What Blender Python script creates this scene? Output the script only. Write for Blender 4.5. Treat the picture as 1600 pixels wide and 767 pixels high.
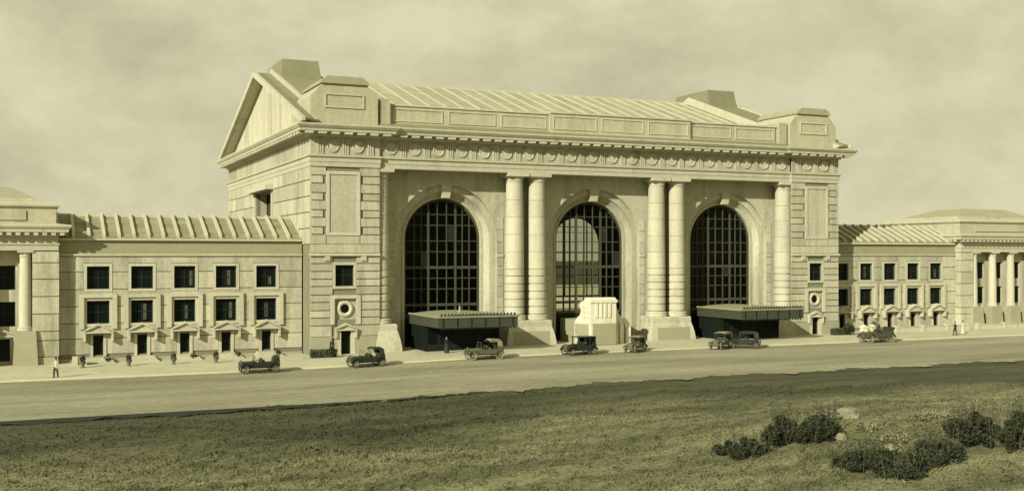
import bpy, bmesh, math, random
from math import sin, cos, pi, radians, sqrt, atan2
from mathutils import Vector
random.seed(11)
scene = bpy.context.scene
for o in list(bpy.data.objects): bpy.data.objects.remove(o)
COL = scene.collection

# ------------------------------------------------------------------ camera
YAW = math.atan(765/1715)
cam_d = bpy.data.cameras.new('camera'); cam = bpy.data.objects.new('camera', cam_d); COL.objects.link(cam)
cam.location = (-29.235, -120.546, 10.955)
cam.rotation_euler = (radians(90), 0, -YAW)
cam_d.sensor_width = 36; cam_d.lens = 36*1715/1600
cam_d.shift_y = 15.5/1600
cam_d.clip_end = 5000; cam_d.clip_start = .5
scene.camera = cam

# ------------------------------------------------------------------ sky, sun, exposure
SUN_AZ = radians(57)      # angle of the sun left of the facade's normal
SUN_EL = radians(26)
sun_from = Vector((-sin(SUN_AZ)*cos(SUN_EL), -cos(SUN_AZ)*cos(SUN_EL), sin(SUN_EL)))
w = bpy.data.worlds.new('World'); scene.world = w; w.use_nodes = True
nt = w.node_tree; nt.nodes.clear()
def N(t, **k):
    n = nt.nodes.new(t)
    for a, b in k.items(): setattr(n, a, b)
    return n
out = N('ShaderNodeOutputWorld'); bg = N('ShaderNodeBackground'); nt.links.new(bg.outputs[0], out.inputs[0])
sky = N('ShaderNodeTexSky', sky_type='NISHITA'); sky.sun_disc = False
sky.sun_elevation = SUN_EL; sky.sun_rotation = atan2(sun_from.x, sun_from.y)
sky.air_density = 1.0; sky.dust_density = 2.0
bw = N('ShaderNodeRGBToBW'); nt.links.new(sky.outputs[0], bw.inputs[0])
tc = N('ShaderNodeTexCoord'); mp = N('ShaderNodeMapping'); mp.inputs['Scale'].default_value = (3.0, 3.0, 5.0)
mp.inputs['Location'].default_value = (.35, 1.9, .2)
nt.links.new(tc.outputs['Generated'], mp.inputs[0])
nz = N('ShaderNodeTexNoise'); nz.inputs['Scale'].default_value = 2.0; nz.inputs['Detail'].default_value = 10; nz.inputs['Roughness'].default_value = .62; nz.inputs['Distortion'].default_value = .15
nt.links.new(mp.outputs[0], nz.inputs['Vector'])
cr = N('ShaderNodeValToRGB'); cr.color_ramp.elements[0].position = .34; cr.color_ramp.elements[1].position = .64
nt.links.new(nz.outputs[0], cr.inputs[0])
SKY_FLAT, CLOUD = 3.9, 5.4
clr = N('ShaderNodeMixRGB'); clr.inputs[0].default_value = .86; clr.inputs[2].default_value = (SKY_FLAT,)*3+(1,)
nt.links.new(bw.outputs[0], clr.inputs[1])
mx = N('ShaderNodeMixRGB'); mx.inputs[2].default_value = (CLOUD,)*3+(1,)
nt.links.new(cr.outputs[0], mx.inputs[0]); nt.links.new(clr.outputs[0], mx.inputs[1])
tint = N('ShaderNodeMixRGB', blend_type='MULTIPLY'); tint.inputs[0].default_value = 1; tint.inputs[2].default_value = (1.0, .957, .63, 1)
nt.links.new(mx.outputs[0], tint.inputs[1]); nt.links.new(tint.outputs[0], bg.inputs[0])
bg.inputs[1].default_value = .1
sd = bpy.data.lights.new('sun', 'SUN'); sd.energy = 5.0; sd.angle = radians(.6); sd.color = (1, .953, .815)
so = bpy.data.objects.new('sun', sd); COL.objects.link(so); so.location = (-60, -60, 60)
so.rotation_euler = (-sun_from).to_track_quat('-Z', 'Y').to_euler()
vs = scene.view_settings; vs.view_transform = 'Standard'; vs.look = 'None'; vs.gamma = 1; vs.use_curve_mapping = False; vs.exposure = 0.4
scene.render.engine = 'CYCLES'
scene.cycles.max_bounces = 8

# ------------------------------------------------------------------ materials
MATS = {}
def mat(name, col, rough=.85, var=.12, scale=1.0, stretch=(1,1,1), bump=0, bscale=8, metal=0, objvar=0, fine=.06, fscale=9, spec=.3, dark=None):
    m = bpy.data.materials.new(name); m.use_nodes = True; t = m.node_tree; b = t.nodes['Principled BSDF']
    b.inputs['Roughness'].default_value = rough; b.inputs['Metallic'].default_value = metal
    b.inputs['Specular IOR Level'].default_value = spec
    def nn(k): return t.nodes.new(k)
    geo = nn('ShaderNodeNewGeometry'); mpn = nn('ShaderNodeMapping'); mpn.inputs['Scale'].default_value = stretch
    t.links.new(geo.outputs['Position'], mpn.inputs[0])
    n1 = nn('ShaderNodeTexNoise'); n1.inputs['Scale'].default_value = scale; n1.inputs['Detail'].default_value = 6; n1.inputs['Roughness'].default_value = .6
    n2 = nn('ShaderNodeTexNoise'); n2.inputs['Scale'].default_value = fscale; n2.inputs['Detail'].default_value = 3
    t.links.new(mpn.outputs[0], n1.inputs['Vector']); t.links.new(geo.outputs['Position'], n2.inputs['Vector'])
    def math_(op, a, bb):
        q = nn('ShaderNodeMath'); q.operation = op
        for i, v in enumerate((a, bb)):
            if isinstance(v, (int, float)): q.inputs[i].default_value = v
            else: t.links.new(v, q.inputs[i])
        return q.outputs[0]
    v = math_('MULTIPLY_ADD', n1.outputs[0], var*3.2); v.node.inputs[2].default_value = 1-var*1.6
    v2 = math_('MULTIPLY_ADD', n2.outputs[0], fine*3); v2.node.inputs[2].default_value = 1-fine*1.5
    v = math_('MULTIPLY', v, v2)
    if objvar:
        oi = nn('ShaderNodeObjectInfo')
        v3 = math_('MULTIPLY_ADD', oi.outputs['Random'], objvar*2); v3.node.inputs[2].default_value = 1-objvar
        v = math_('MULTIPLY', v, v3)
    mxx = nn('ShaderNodeMixRGB'); mxx.blend_type = 'MULTIPLY'; mxx.inputs[0].default_value = 1; mxx.inputs[1].default_value = (*col, 1)
    t.links.new(v, mxx.inputs[2])
    if dark:   # second colour in patches: worn, damp or stained areas
        n3 = nn('ShaderNodeTexNoise'); n3.inputs['Scale'].default_value = dark[1]; n3.inputs['Detail'].default_value = 8; n3.inputs['Roughness'].default_value = .65
        mp3 = nn('ShaderNodeMapping'); mp3.inputs['Scale'].default_value = dark[4] if len(dark) > 4 else (1,1,1)
        t.links.new(geo.outputs['Position'], mp3.inputs[0]); t.links.new(mp3.outputs[0], n3.inputs['Vector'])
        rr = nn('ShaderNodeValToRGB'); rr.color_ramp.elements[0].position = dark[2]; rr.color_ramp.elements[1].position = dark[3]
        t.links.new(n3.outputs[0], rr.inputs[0])
        m2 = nn('ShaderNodeMixRGB'); t.links.new(rr.outputs[0], m2.inputs[0]); t.links.new(mxx.outputs[0], m2.inputs[1])
        m3 = nn('ShaderNodeMixRGB'); m3.blend_type = 'MULTIPLY'; m3.inputs[0].default_value = 1; m3.inputs[1].default_value = (*dark[0], 1); t.links.new(v2, m3.inputs[2])
        t.links.new(m3.outputs[0], m2.inputs[2]); t.links.new(m2.outputs[0], b.inputs['Base Color'])
    else:
        t.links.new(mxx.outputs[0], b.inputs['Base Color'])
    if bump:
        bp = nn('ShaderNodeBump'); bp.inputs['Strength'].default_value = bump; bp.inputs['Distance'].default_value = .05
        n4 = nn('ShaderNodeTexNoise'); n4.inputs['Scale'].default_value = bscale; n4.inputs['Detail'].default_value = 4
        t.links.new(geo.outputs['Position'], n4.inputs['Vector']); t.links.new(n4.outputs[0], bp.inputs['Height']); t.links.new(bp.outputs[0], b.inputs['Normal'])
    MATS[name] = m
    return m
ST = (.365, .352, .248)
mat('stone', ST, .88, .13, .5, (1.5,1.5,.3), .4, 3, objvar=.15, fine=.17, fscale=2.6, dark=((.175,.17,.11), .35, .49, .78, (1.6,1.6,.22)))
mat('stone_trim', (.395,.381,.27), .85, .12, .5, (1.5,1.5,.3), .35, 4, objvar=.06, fine=.12, fscale=3, dark=((.235,.228,.15), .35, .56,.82, (1.6,1.6,.22)))
mat('stone_joint', (.17,.166,.105), .9, .10, .4, (1,1,.4), .2, 6)
mat('granite', (.27,.265,.165), .8, .12, .6, (1,1,.6), .2, 8, objvar=.05, fine=.1, fscale=7)
mat('attic_stone', (.335,.325,.215), .85, .13, .4, (1.5,1.5,.3), .3, 4, objvar=.06, fine=.15, fscale=2.6, dark=((.235,.228,.15), .35, .52, .78, (1.6,1.6,.22)))
mat('band_stone', (.25,.245,.145), .88, .10, .5, (1,1,.5), .3, 6, objvar=.05, fine=.12, fscale=5)
mat('white_stone', (.56,.54,.40), .8, .10, .6, (1.5,1.5,.4), .3, 4, fine=.10, fscale=3, dark=((.33,.32,.21), .6, .55, .8, (1.6,1.6,.3)))
mat('slate', (.175,.174,.10), .8, .15, .8, (1,1,1), .35, 5, objvar=.12, fine=.15, fscale=6)
mat('cap_lead', (.27,.263,.165), .8, .15, .8, (1,1,1), .3, 5, fine=.15, fscale=4)
mat('roof_panel', (.30,.292,.19), .85, .28, .6, (1,1,1), .2, 4, objvar=.08, fine=.10, fscale=5)
mat('roof_rib', (.40,.387,.27), .75, .14, .8, fine=.05, objvar=.05)
mat('roof_tile', (.21,.207,.12), .8, .12, .8, (1,1,1), .4, 5, objvar=.14, fine=.12, fscale=6)
mat('iron', (.012,.016,.011), .7, .15, 2, fine=.1, spec=.1)
mat('window_bar', (.055,.058,.036), .8, .15, 2, fine=.1, spec=.1)
mat('window_frame', (.018,.024,.018), .7, .1, 2, fine=.08, spec=.1)
mat('sash_pale', (.30,.29,.16), .6, .1, 2, fine=.08)
mat('glass_dark', (.004,.008,.006), .15, .25, .6, fine=.1, spec=.12)
mat('curtain', (.06,.065,.04), .9, .3, 1.5, (4,4,.5), fine=.2)
mat('canopy_roof', (.25,.243,.15), .6, .15, .8, fine=.12)
mat('canopy_fascia', (.04,.045,.026), .6, .2, 1.5, fine=.2, fscale=8)
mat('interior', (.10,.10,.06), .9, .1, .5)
mat('dark_door', (.007,.010,.007), .7, .2, 2, fine=.1, spec=.08)
mat('pavement', (.40,.387,.262), .92, .14, .5, (.5,1.2,1), .3, 5, fine=.14, fscale=2, dark=((.32,.31,.20), .22, .5, .72))
mat('kerbstone', (.50,.48,.31), .85, .1, .6, fine=.1)
mat('road', (.165,.162,.096), .95, .30, .35, (.10,1.6,1), .5, 3, fine=.22, fscale=1.6, dark=((.275,.267,.172), .10, .38, .64, (.28,1.4,1)))
mat('turf', (.056,.059,.028), .97, .30, .25, (.3,1.6,1), .9, 4, fine=.55, fscale=3.2, dark=((.125,.123,.064), .25, .42, .74, (.22,1.6,1)))
mat('grass_blade', (.054,.057,.027), .97, .40, .25, (.3,1.6,1), fine=.55, fscale=2.2, dark=((.13,.128,.066), .25, .42, .74, (.22,1.6,1)))
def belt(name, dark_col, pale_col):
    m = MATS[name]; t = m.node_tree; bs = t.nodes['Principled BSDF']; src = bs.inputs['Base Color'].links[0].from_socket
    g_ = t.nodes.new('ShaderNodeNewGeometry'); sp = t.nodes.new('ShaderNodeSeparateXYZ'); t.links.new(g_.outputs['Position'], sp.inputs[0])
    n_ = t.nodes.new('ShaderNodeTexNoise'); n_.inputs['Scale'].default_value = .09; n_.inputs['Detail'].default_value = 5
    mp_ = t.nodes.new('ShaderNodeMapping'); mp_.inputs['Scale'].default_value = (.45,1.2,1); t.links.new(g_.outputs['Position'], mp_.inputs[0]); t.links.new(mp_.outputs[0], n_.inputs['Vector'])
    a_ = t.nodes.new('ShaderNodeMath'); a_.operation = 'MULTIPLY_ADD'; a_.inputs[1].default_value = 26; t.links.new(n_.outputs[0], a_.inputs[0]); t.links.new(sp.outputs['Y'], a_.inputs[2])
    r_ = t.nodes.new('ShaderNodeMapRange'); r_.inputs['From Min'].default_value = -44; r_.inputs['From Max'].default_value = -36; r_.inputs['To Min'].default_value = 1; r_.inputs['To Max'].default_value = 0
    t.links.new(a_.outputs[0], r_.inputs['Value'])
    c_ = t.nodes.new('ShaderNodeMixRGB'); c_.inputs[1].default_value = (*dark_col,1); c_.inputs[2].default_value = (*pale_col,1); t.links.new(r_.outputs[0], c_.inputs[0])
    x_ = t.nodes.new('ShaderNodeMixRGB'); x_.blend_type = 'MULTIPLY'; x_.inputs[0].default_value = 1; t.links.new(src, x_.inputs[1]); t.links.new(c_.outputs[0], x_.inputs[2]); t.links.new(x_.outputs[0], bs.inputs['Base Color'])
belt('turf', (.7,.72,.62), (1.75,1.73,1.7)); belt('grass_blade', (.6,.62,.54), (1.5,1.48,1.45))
mat('verge_dark', (.016,.021,.011), .95, .2, .6, (1,1,1), .6, 3)
mat('pale_earth', (.17,.167,.10), .95, .25, .6, (1,1,1), .9, 2, fine=.25, fscale=3, dark=((.14,.14,.075), 1.6, .5, .65))
mat('leaf_dark', (.026,.032,.013), .9, .5, .9, fine=.5, fscale=4)
mat('leaf_hedge', (.05,.056,.026), .8, .4, 1.2, fine=.3, fscale=4)
mat('leaf_dry', (.16,.157,.085), .9, .5, .7, fine=.3, fscale=3)
mat('bark', (.06,.055,.03), .9, .2, 3)
mat('paint_black', (.012,.018,.013), .35, .15, 2, spec=.5)
mat('paint_olive', (.05,.055,.03), .4, .15, 2, spec=.5)
mat('paint_grey', (.075,.078,.045), .45, .15, 2, spec=.45)
mat('canvas', (.03,.035,.022), .95, .2, 3, fine=.15)
mat('canvas_pale', (.20,.195,.115), .95, .15, 3, fine=.15)
mat('rubber', (.02,.024,.016), .9, .1, 3)
mat('tyre_pale', (.24,.235,.14), .9, .1, 3)
mat('spoke_wood', (.13,.13,.075), .7, .1, 3)
mat('brass', (.10,.10,.055), .5, .1, 3, metal=.3)
mat('leather', (.03,.033,.02), .6, .1, 3)
mat('cloth_dark', (.025,.03,.02), .9, .15, 5)
mat('cloth_pale', (.42,.40,.25), .9, .1, 5)
mat('skin', (.42,.36,.22), .7, .05, 5)
mat('terracotta', (.11,.11,.06), .8, .1, 4)
mat('glass_toned', (.012,.017,.013), .3, .5, .8, fine=.3, spec=.4)  # opaque uneven panes; reflections of some panes put into their colour
def glass_clear():
    m = bpy.data.materials.new('glass_clear'); m.use_nodes = True; t = m.node_tree; t.nodes.clear()
    o = t.nodes.new('ShaderNodeOutputMaterial'); mx_ = t.nodes.new('ShaderNodeMixShader'); fr = t.nodes.new('ShaderNodeFresnel'); fr.inputs[0].default_value = 1.18
    tr = t.nodes.new('ShaderNodeBsdfTransparent'); tr.inputs[0].default_value = (.86,.86,.82,1); gl = t.nodes.new('ShaderNodeBsdfGlossy'); gl.inputs['Roughness'].default_value = .06; gl.inputs[0].default_value = (.4,.45,.36,1)
    t.links.new(fr.outputs[0], mx_.inputs[0]); t.links.new(tr.outputs[0], mx_.inputs[1]); t.links.new(gl.outputs[0], mx_.inputs[2]); t.links.new(mx_.outputs[0], o.inputs[0])
    MATS['glass_clear'] = m
glass_clear()

# ------------------------------------------------------------------ helpers
WP = {}          # world position of each object, for parenting in world coordinates
def empty(name, loc, label, cat, group=None, rz=0):
    o = bpy.data.objects.new(name, None); COL.objects.link(o); o.location = loc; o.rotation_euler.z = rz
    o.empty_display_size = .5
    WP[o.name] = Vector(loc); tag(o, label, cat, group); return o
def tag(o, label=None, cat=None, group=None, kind=None):
    if label: o['label'] = label
    if cat: o['category'] = cat
    if group: o['group'] = group
    if kind: o['kind'] = kind
    return o
class MB:
    def __init__(s): s.v = []; s.f = []
    def add(s, vs_, fs):
        n = len(s.v); s.v += [tuple(p) for p in vs_]; s.f += [tuple(i+n for i in q) for q in fs]; return s
    def box(s, x0, x1, y0, y1, z0, z1):
        if x0 > x1: x0, x1 = x1, x0
        if y0 > y1: y0, y1 = y1, y0
        return s.add([(x0,y0,z0),(x1,y0,z0),(x1,y1,z0),(x0,y1,z0),(x0,y0,z1),(x1,y0,z1),(x1,y1,z1),(x0,y1,z1)],
            [(0,3,2,1),(4,5,6,7),(0,1,5,4),(1,2,6,5),(2,3,7,6),(3,0,4,7)])
    def frustum(s, b, t, z0, z1):   # b, t = (x0,x1,y0,y1)
        return s.add([(b[0],b[2],z0),(b[1],b[2],z0),(b[1],b[3],z0),(b[0],b[3],z0),(t[0],t[2],z1),(t[1],t[2],z1),(t[1],t[3],z1),(t[0],t[3],z1)],
            [(0,3,2,1),(4,5,6,7),(0,1,5,4),(1,2,6,5),(2,3,7,6),(3,0,4,7)])
    def prism(s, poly, ax, a, b):   # poly in the other two axes, in order
        def P(p, q): return {'x': (q,p[0],p[1]), 'y': (p[0],q,p[1]), 'z': (p[0],p[1],q)}[ax]
        n = len(poly)
        return s.add([P(p,a) for p in poly]+[P(p,b) for p in poly], [tuple(range(n)), tuple(range(2*n-1,n-1,-1))]+[(i,(i+1)%n,n+(i+1)%n,n+i) for i in range(n)])
    def sweep(s, path, prof):       # cross-section (out, z) carried along an open path with mitred corners
        rings = []
        for i, p in enumerate(path):
            ns = []
            for a, b in ((i-1,i),(i,i+1)):
                if a >= 0 and b < len(path):
                    dx, dy = path[b][0]-path[a][0], path[b][1]-path[a][1]; L = sqrt(dx*dx+dy*dy); ns.append((dy/L,-dx/L))
            if len(ns) == 1: m = ns[0]
            else:
                d = 1+ns[0][0]*ns[1][0]+ns[0][1]*ns[1][1]; m = ((ns[0][0]+ns[1][0])/d, (ns[0][1]+ns[1][1])/d)
            rings.append([(p[0]+m[0]*o, p[1]+m[1]*o, z) for o, z in prof])
        n = len(prof); vs_ = [q for r in rings for q in r]; fs = []
        for i in range(len(path)-1):
            for j in range(n): fs.append((i*n+j, i*n+(j+1)%n, (i+1)*n+(j+1)%n, (i+1)*n+j))
        fs.append(tuple(range(n))); fs.append(tuple(range(len(vs_)-1, len(vs_)-n-1, -1)))
        return s.add(vs_, fs)
    def lathe(s, prof, c, n=20, ax='z'):   # prof: (r, h) from bottom to top
        vs_ = []
        for r, h in prof:
            for k in range(n):
                a = 2*pi*k/n; u, v = r*cos(a), r*sin(a)
                vs_.append({'z': (c[0]+u,c[1]+v,c[2]+h), 'y': (c[0]+u,c[1]+h,c[2]+v), 'x': (c[0]+h,c[1]+u,c[2]+v)}[ax])
        fs = []
        for i in range(len(prof)-1):
            for k in range(n): fs.append((i*n+k, i*n+(k+1)%n, (i+1)*n+(k+1)%n, (i+1)*n+k))
        if prof[0][0] > 1e-4: fs.append(tuple(range(n-1,-1,-1)))
        if prof[-1][0] > 1e-4: fs.append(tuple((len(prof)-1)*n+k for k in range(n)))
        return s.add(vs_, fs)
    def ring(s, c, R, r, ax='y', n=20, m=6):   # torus
        vs_ = []
        for i in range(n):
            a = 2*pi*i/n
            for j in range(m):
                b = 2*pi*j/m; q = R+r*cos(b); u, v, h = q*cos(a), q*sin(a), r*sin(b)
                vs_.append({'z': (c[0]+u,c[1]+v,c[2]+h), 'y': (c[0]+u,c[1]+h,c[2]+v), 'x': (c[0]+h,c[1]+u,c[2]+v)}[ax])
        return s.add(vs_, [(i*m+j, ((i+1)%n)*m+j, ((i+1)%n)*m+(j+1)%m, i*m+(j+1)%m) for i in range(n) for j in range(m)])
    def tube(s, pts, r, n=6):
        pts = [Vector(p) for p in pts]; vs_ = []
        for i, p in enumerate(pts):
            d = (pts[min(i+1,len(pts)-1)]-pts[max(i-1,0)]).normalized()
            u = d.cross(Vector((0,0,1)))
            if u.length < .01: u = Vector((1,0,0))
            u.normalize(); v = d.cross(u); rr = r[i] if isinstance(r, (list,tuple)) else r
            vs_ += [p+u*rr*cos(2*pi*k/n)+v*rr*sin(2*pi*k/n) for k in range(n)]
        fs = [(i*n+k, i*n+(k+1)%n, (i+1)*n+(k+1)%n, (i+1)*n+k) for i in range(len(pts)-1) for k in range(n)]
        fs += [tuple(range(n-1,-1,-1)), tuple((len(pts)-1)*n+k for k in range(n))]
        return s.add(vs_, fs)
    def mesh(s, name, m, smooth=False, fix=True, org=(0,0,0)):
        me = bpy.data.meshes.new(name); me.from_pydata([(x-org[0],y-org[1],z-org[2]) for x,y,z in s.v], [], s.f)
        if fix:
            b = bmesh.new(); b.from_mesh(me); bmesh.ops.recalc_face_normals(b, faces=b.faces); b.to_mesh(me); b.free()
        me.materials.append(MATS[m])
        if smooth: me.polygons.foreach_set('use_smooth', [True]*len(me.polygons)); me.set_sharp_from_angle(angle=radians(40)) if hasattr(me,'set_sharp_from_angle') else None
        me.update(); return me
    def build(s, name, m, parent=None, smooth=False, fix=True, local=False):
        """local: vertices are in the parent's own frame; otherwise in world coordinates"""
        xs = [p[0] for p in s.v]; ys = [p[1] for p in s.v]; zs = [p[2] for p in s.v]
        org = Vector(((min(xs)+max(xs))/2, (min(ys)+max(ys))/2, min(zs)))
        if local: org = Vector((0,0,0))
        me = s.mesh(name, m, smooth, fix, org)
        return place(name, me, parent, org, local)
def place(name, me, parent, wloc, local=False, scale=None, rz=0):
    o = bpy.data.objects.new(name, me); COL.objects.link(o); wloc = Vector(wloc)
    WP[o.name] = wloc
    if parent: o.parent = parent; o.location = wloc if local else wloc-WP[parent.name]
    else: o.location = wloc
    if scale: o.scale = scale
    if rz: o.rotation_euler.z = rz
    return o
UNIT = {}
def unit(m):
    if m not in UNIT: UNIT[m] = MB().box(-.5,.5,-.5,.5,-.5,.5).mesh('block_'+m, m)
    return UNIT[m]
def blk(name, m, parent, x0, x1, y0, y1, z0, z1):
    """one small box piece, mesh shared"""
    return place(name, unit(m), parent, ((x0+x1)/2,(y0+y1)/2,(z0+z1)/2), scale=(abs(x1-x0),abs(y1-y0),abs(z1-z0)))
def sub(iv, holes):
    """interval minus intervals"""
    out_ = [iv]
    for a, b in holes:
        nw = []
        for p, q in out_:
            if b <= p or a >= q: nw.append((p,q)); continue
            if a > p: nw.append((p,a))
            if b < q: nw.append((b,q))
        out_ = nw
    return out_
def wall_cells(u0, u1, z0, z1, holes):
    """rectangles that cover a wall except its rectangular holes (u0,u1,z0,z1)"""
    zs = sorted({z0,z1} | {h[2] for h in holes} | {h[3] for h in holes}); zs = [z for z in zs if z0 <= z <= z1]
    r = []
    for a, b in zip(zs, zs[1:]):
        hs = [(h[0],h[1]) for h in holes if h[2] < (a+b)/2 < h[3]]
        r += [(p,q,a,b) for p,q in sub((u0,u1), hs)]
    return r
def gz(x):
    t = min(max((x+10)/35, 0), 1); t = t*t*(3-2*t)
    return -.45*(1-t)
W = 74.1; CX = W/2; BAY = 20.1
KERB_Y = -11.6; ROAD_Y = -37.3

# ------------------------------------------------------------------ ground, road, pavement
def ground_h(x, y):
    h = gz(x)
    if y < -39:
        k = min((-39-y)/6, 1)
        h += k*(.12*sin(x*.31+y*.23)+.07*sin(x*.77-y*.41+1)+.05*sin(x*1.7+y*1.3)+.05*sin(x*3.1-y*2.3))
        dx, dy = x-21, y+69
        h += k*1.5*math.exp(-(dx*dx/190+dy*dy/70))
    return h
def sheet(name, m, xs, ys, hf, kind='structure'):
    b = MB(); n = len(ys)
    b.v = [(x,y,hf(x,y)) for x in xs for y in ys]
    b.f = [(i*n+j,(i+1)*n+j,(i+1)*n+j+1,i*n+j+1) for i in range(len(xs)-1) for j in range(n-1)]
    o = b.build(name, m, None, smooth=True, fix=False); tag(o, kind=kind); return o
def rng(a, b, s): 
    n = max(1, round((b-a)/s)); return [a+(b-a)*i/n for i in range(n+1)]
xs = [-1500,-600,-200,-90]+rng(-60,60,.9)+rng(63,150,3)+[220,600,1500]
ys = [-1500,-500,-200]+rng(-120,-92,4)+rng(-90,-39.4,.9)+[-38.4,-37.3,-36.5]+[-11,10,60,200,600,1800]
VERGE_DIP = lambda x, y: -.10*max(0, 1-abs(y+38.4)/1.0)
g = sheet('ground', 'turf', xs, ys, lambda x, y: ground_h(x,y)-.03+VERGE_DIP(x,y)); tag(g, 'rough turf ground sloping away before the station road', 'ground')
sx = [-900,-300,-120,-60]+rng(-50,60,2.5)+[80,120,200,500,1200]
def road_edge(x):
    k = min(max((x+20)/22,0.06),1)
    return ROAD_Y+k*(.55*sin(x*.45+.4)+.4*sin(x*1.13+2)+.3*sin(x*2.7+1)+.22*sin(x*5.9)+.12*sin(x*11.3+.7))
b = MB(); rx_ = [-900,-300,-120]+rng(-62,110,.25)+[140,200,500,1200]; ry_ = [None,-34,-28,-20,KERB_Y-.15]; n = len(ry_)
b.v = [(x, road_edge(x) if q is None else q, gz(x)) for x in rx_ for q in ry_]; b.f = [(i*n+j,(i+1)*n+j,(i+1)*n+j+1,i*n+j+1) for i in range(len(rx_)-1) for j in range(n-1)]
rd = b.build('road','road',None,True,False); tag(rd, kind='structure'); tag(rd, 'broad pale gravel road before the station', 'road')
sxx = [x for x in sx if -130 < x < 210]
pv = sheet('pavement', 'pavement', sxx, [KERB_Y,-6,0,8,56,240], lambda x, y: gz(x)+.13); tag(pv, 'pale concrete pavement along the station front', 'pavement')
kb = MB(); 
for a, b in zip(sxx, sxx[1:]):
    za, zb = gz(a), gz(b); p = []
    kb.add([(a,KERB_Y-.15,za-.2),(a,KERB_Y-.15,za+.14),(a,KERB_Y+.1,za+.14),(a,KERB_Y+.1,za-.2),(b,KERB_Y-.15,zb-.2),(b,KERB_Y-.15,zb+.14),(b,KERB_Y+.1,zb+.14),(b,KERB_Y+.1,zb-.2)],
        [(0,1,5,4),(1,2,6,5),(2,3,7,6)])
o = kb.build('kerb', 'kerbstone', None, fix=False); tag(o, 'stone kerb between pavement and road', 'kerb', kind='structure')
# flat dark strip along the near road edge, narrowing to the right
b = MB(); exs = rng(-75,8,.8)
for i, x in enumerate(exs):
    wv = .5*(1-max(0,(x+16)/24))*(1+.25*sin(x*1.9)+.2*sin(x*.7+2)); wv = max(wv*1.9, .03)
    for y in (ROAD_Y+.02, ROAD_Y-.25*wv*2, ROAD_Y-wv*2.0): b.v.append((x, y, gz(x)+.012+.03*sin(x*2.3)*(y < ROAD_Y-.4)))
b.f = [(i*3+j,(i+1)*3+j,(i+1)*3+j+1,i*3+j+1) for i in range(len(exs)-1) for j in range(2)]
o = b.build('dark_verge', 'verge_dark', None, fix=False); tag(o, 'dark ditch along the near edge of the road', 'verge', kind='structure')

# ------------------------------------------------------------------ windows
def rect_window(parent, x0, x1, z0, z1, y, cols=2, rows=2, curtain=False, name='window', gm='glass_dark', fm='window_frame'):
    """dark sash window in a hole of a wall facing -Y; y = plane of the frame's front"""
    f = .11
    b = MB(); b.box(x0,x0+f,y,y+.16,z0,z1); b.box(x1-f,x1,y,y+.16,z0,z1); b.box(x0+f,x1-f,y,y+.16,z0,z0+f); b.box(x0+f,x1-f,y,y+.16,z1-f,z1)
    pw, ph = (x1-x0-2*f)/cols, (z1-z0-2*f)/rows
    for i in range(1, cols): b.box(x0+f+pw*i-.035,x0+f+pw*i+.035,y+.02,y+.12,z0+f,z1-f)
    for j in range(1, rows):
        for i in range(cols): b.box(x0+f+pw*i+.035,x0+f+pw*(i+1)-.035,y+.02,y+.12,z0+f+ph*j-.04,z0+f+ph*j+.04)
    wn = b.build(name, fm, parent)
    for i in range(cols):
        for j in range(rows):
            blk('pane', gm, wn, x0+f+pw*i, x0+f+pw*(i+1), y+.07, y+.10, z0+f+ph*j, z0+f+ph*(j+1))
    return wn
def pediment(parent, cx_, w_, z0, h, y0, y1, m='stone_trim', name='pediment'):
    b = MB(); b.box(cx_-w_,cx_+w_,y0,y1,z0,z0+.16)
    t = .17
    for s in (-1,1):
        b.prism([(cx_+s*w_,z0+.162),(cx_+s*w_,z0+.162+t*.6),(cx_,z0+h),(cx_,z0+h-t*1.3)], 'y', y0, y1)
    b.prism([(cx_-w_*.86,z0+.163),(cx_+w_*.86,z0+.163),(cx_,z0+h-t*1.2)], 'y', y0+.22, y1)
    for s in (-1,1):
        b.box(cx_+s*(w_-.12)-.12, cx_+s*(w_-.12)+.12, y0+.08, y1, z0-.85, z0-.002)
    return b.build(name, m, parent)

# ------------------------------------------------------------------ central hall
hall = empty('station_hall', (CX,26,0), 'tall pale stone station hall with three giant arched windows', 'building')
H_TOP = 25.5
FY = .35          # face of the entablature over the columns
WY = 2.8          # arcade wall
COLX = [8.4, CX-BAY/2-1.5, CX-BAY/2+1.5, CX+BAY/2-1.5, CX+BAY/2+1.5, W-8.4]
COLY = 1.45; CR = 1.2
def arch_pts(cx_, r, spring, n=28, z0=0):
    return [(cx_-r, z0)]+[(cx_-r*cos(pi*i/n), spring+r*sin(pi*i/n)) for i in range(n+1)]+[(cx_+r, z0)]
SPR = 12.9; RI = 4.9; RO = 6.5
def arcade(name, m, y0, y1, x0, x1, centres, r, ztop, parent, zb=-.6):
    """wall with arched holes: front face, back face, top of the openings"""
    b = MB(); n = 28
    for yy in (y0, y1):
        xa = x0
        for c in centres:
            b.add([(xa,yy,zb),(c-r,yy,zb),(c-r,yy,ztop),(xa,yy,ztop)], [(0,1,2,3)])
            pts = [(c-r*cos(pi*i/n), SPR+r*sin(pi*i/n)) for i in range(n+1)]
            for p, q in zip(pts, pts[1:]): b.add([(p[0],yy,p[1]),(q[0],yy,q[1]),(q[0],yy,ztop),(p[0],yy,ztop)], [(0,1,2,3)])
            xa = c+r
        b.add([(xa,yy,zb),(x1,yy,zb),(x1,yy,ztop),(xa,yy,ztop)], [(0,1,2,3)])
    for c in centres:
        pts = arch_pts(c, r, SPR, n, zb)
        for p, q in zip(pts, pts[1:]): b.add([(p[0],y0,p[1]),(q[0],y0,q[1]),(q[0],y1,q[1]),(p[0],y1,p[1])], [(0,1,2,3)])
    return b.build(name, m, parent, fix=False)
AX = CX+.3
CENT = [AX-BAY, AX, AX+BAY]
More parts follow.
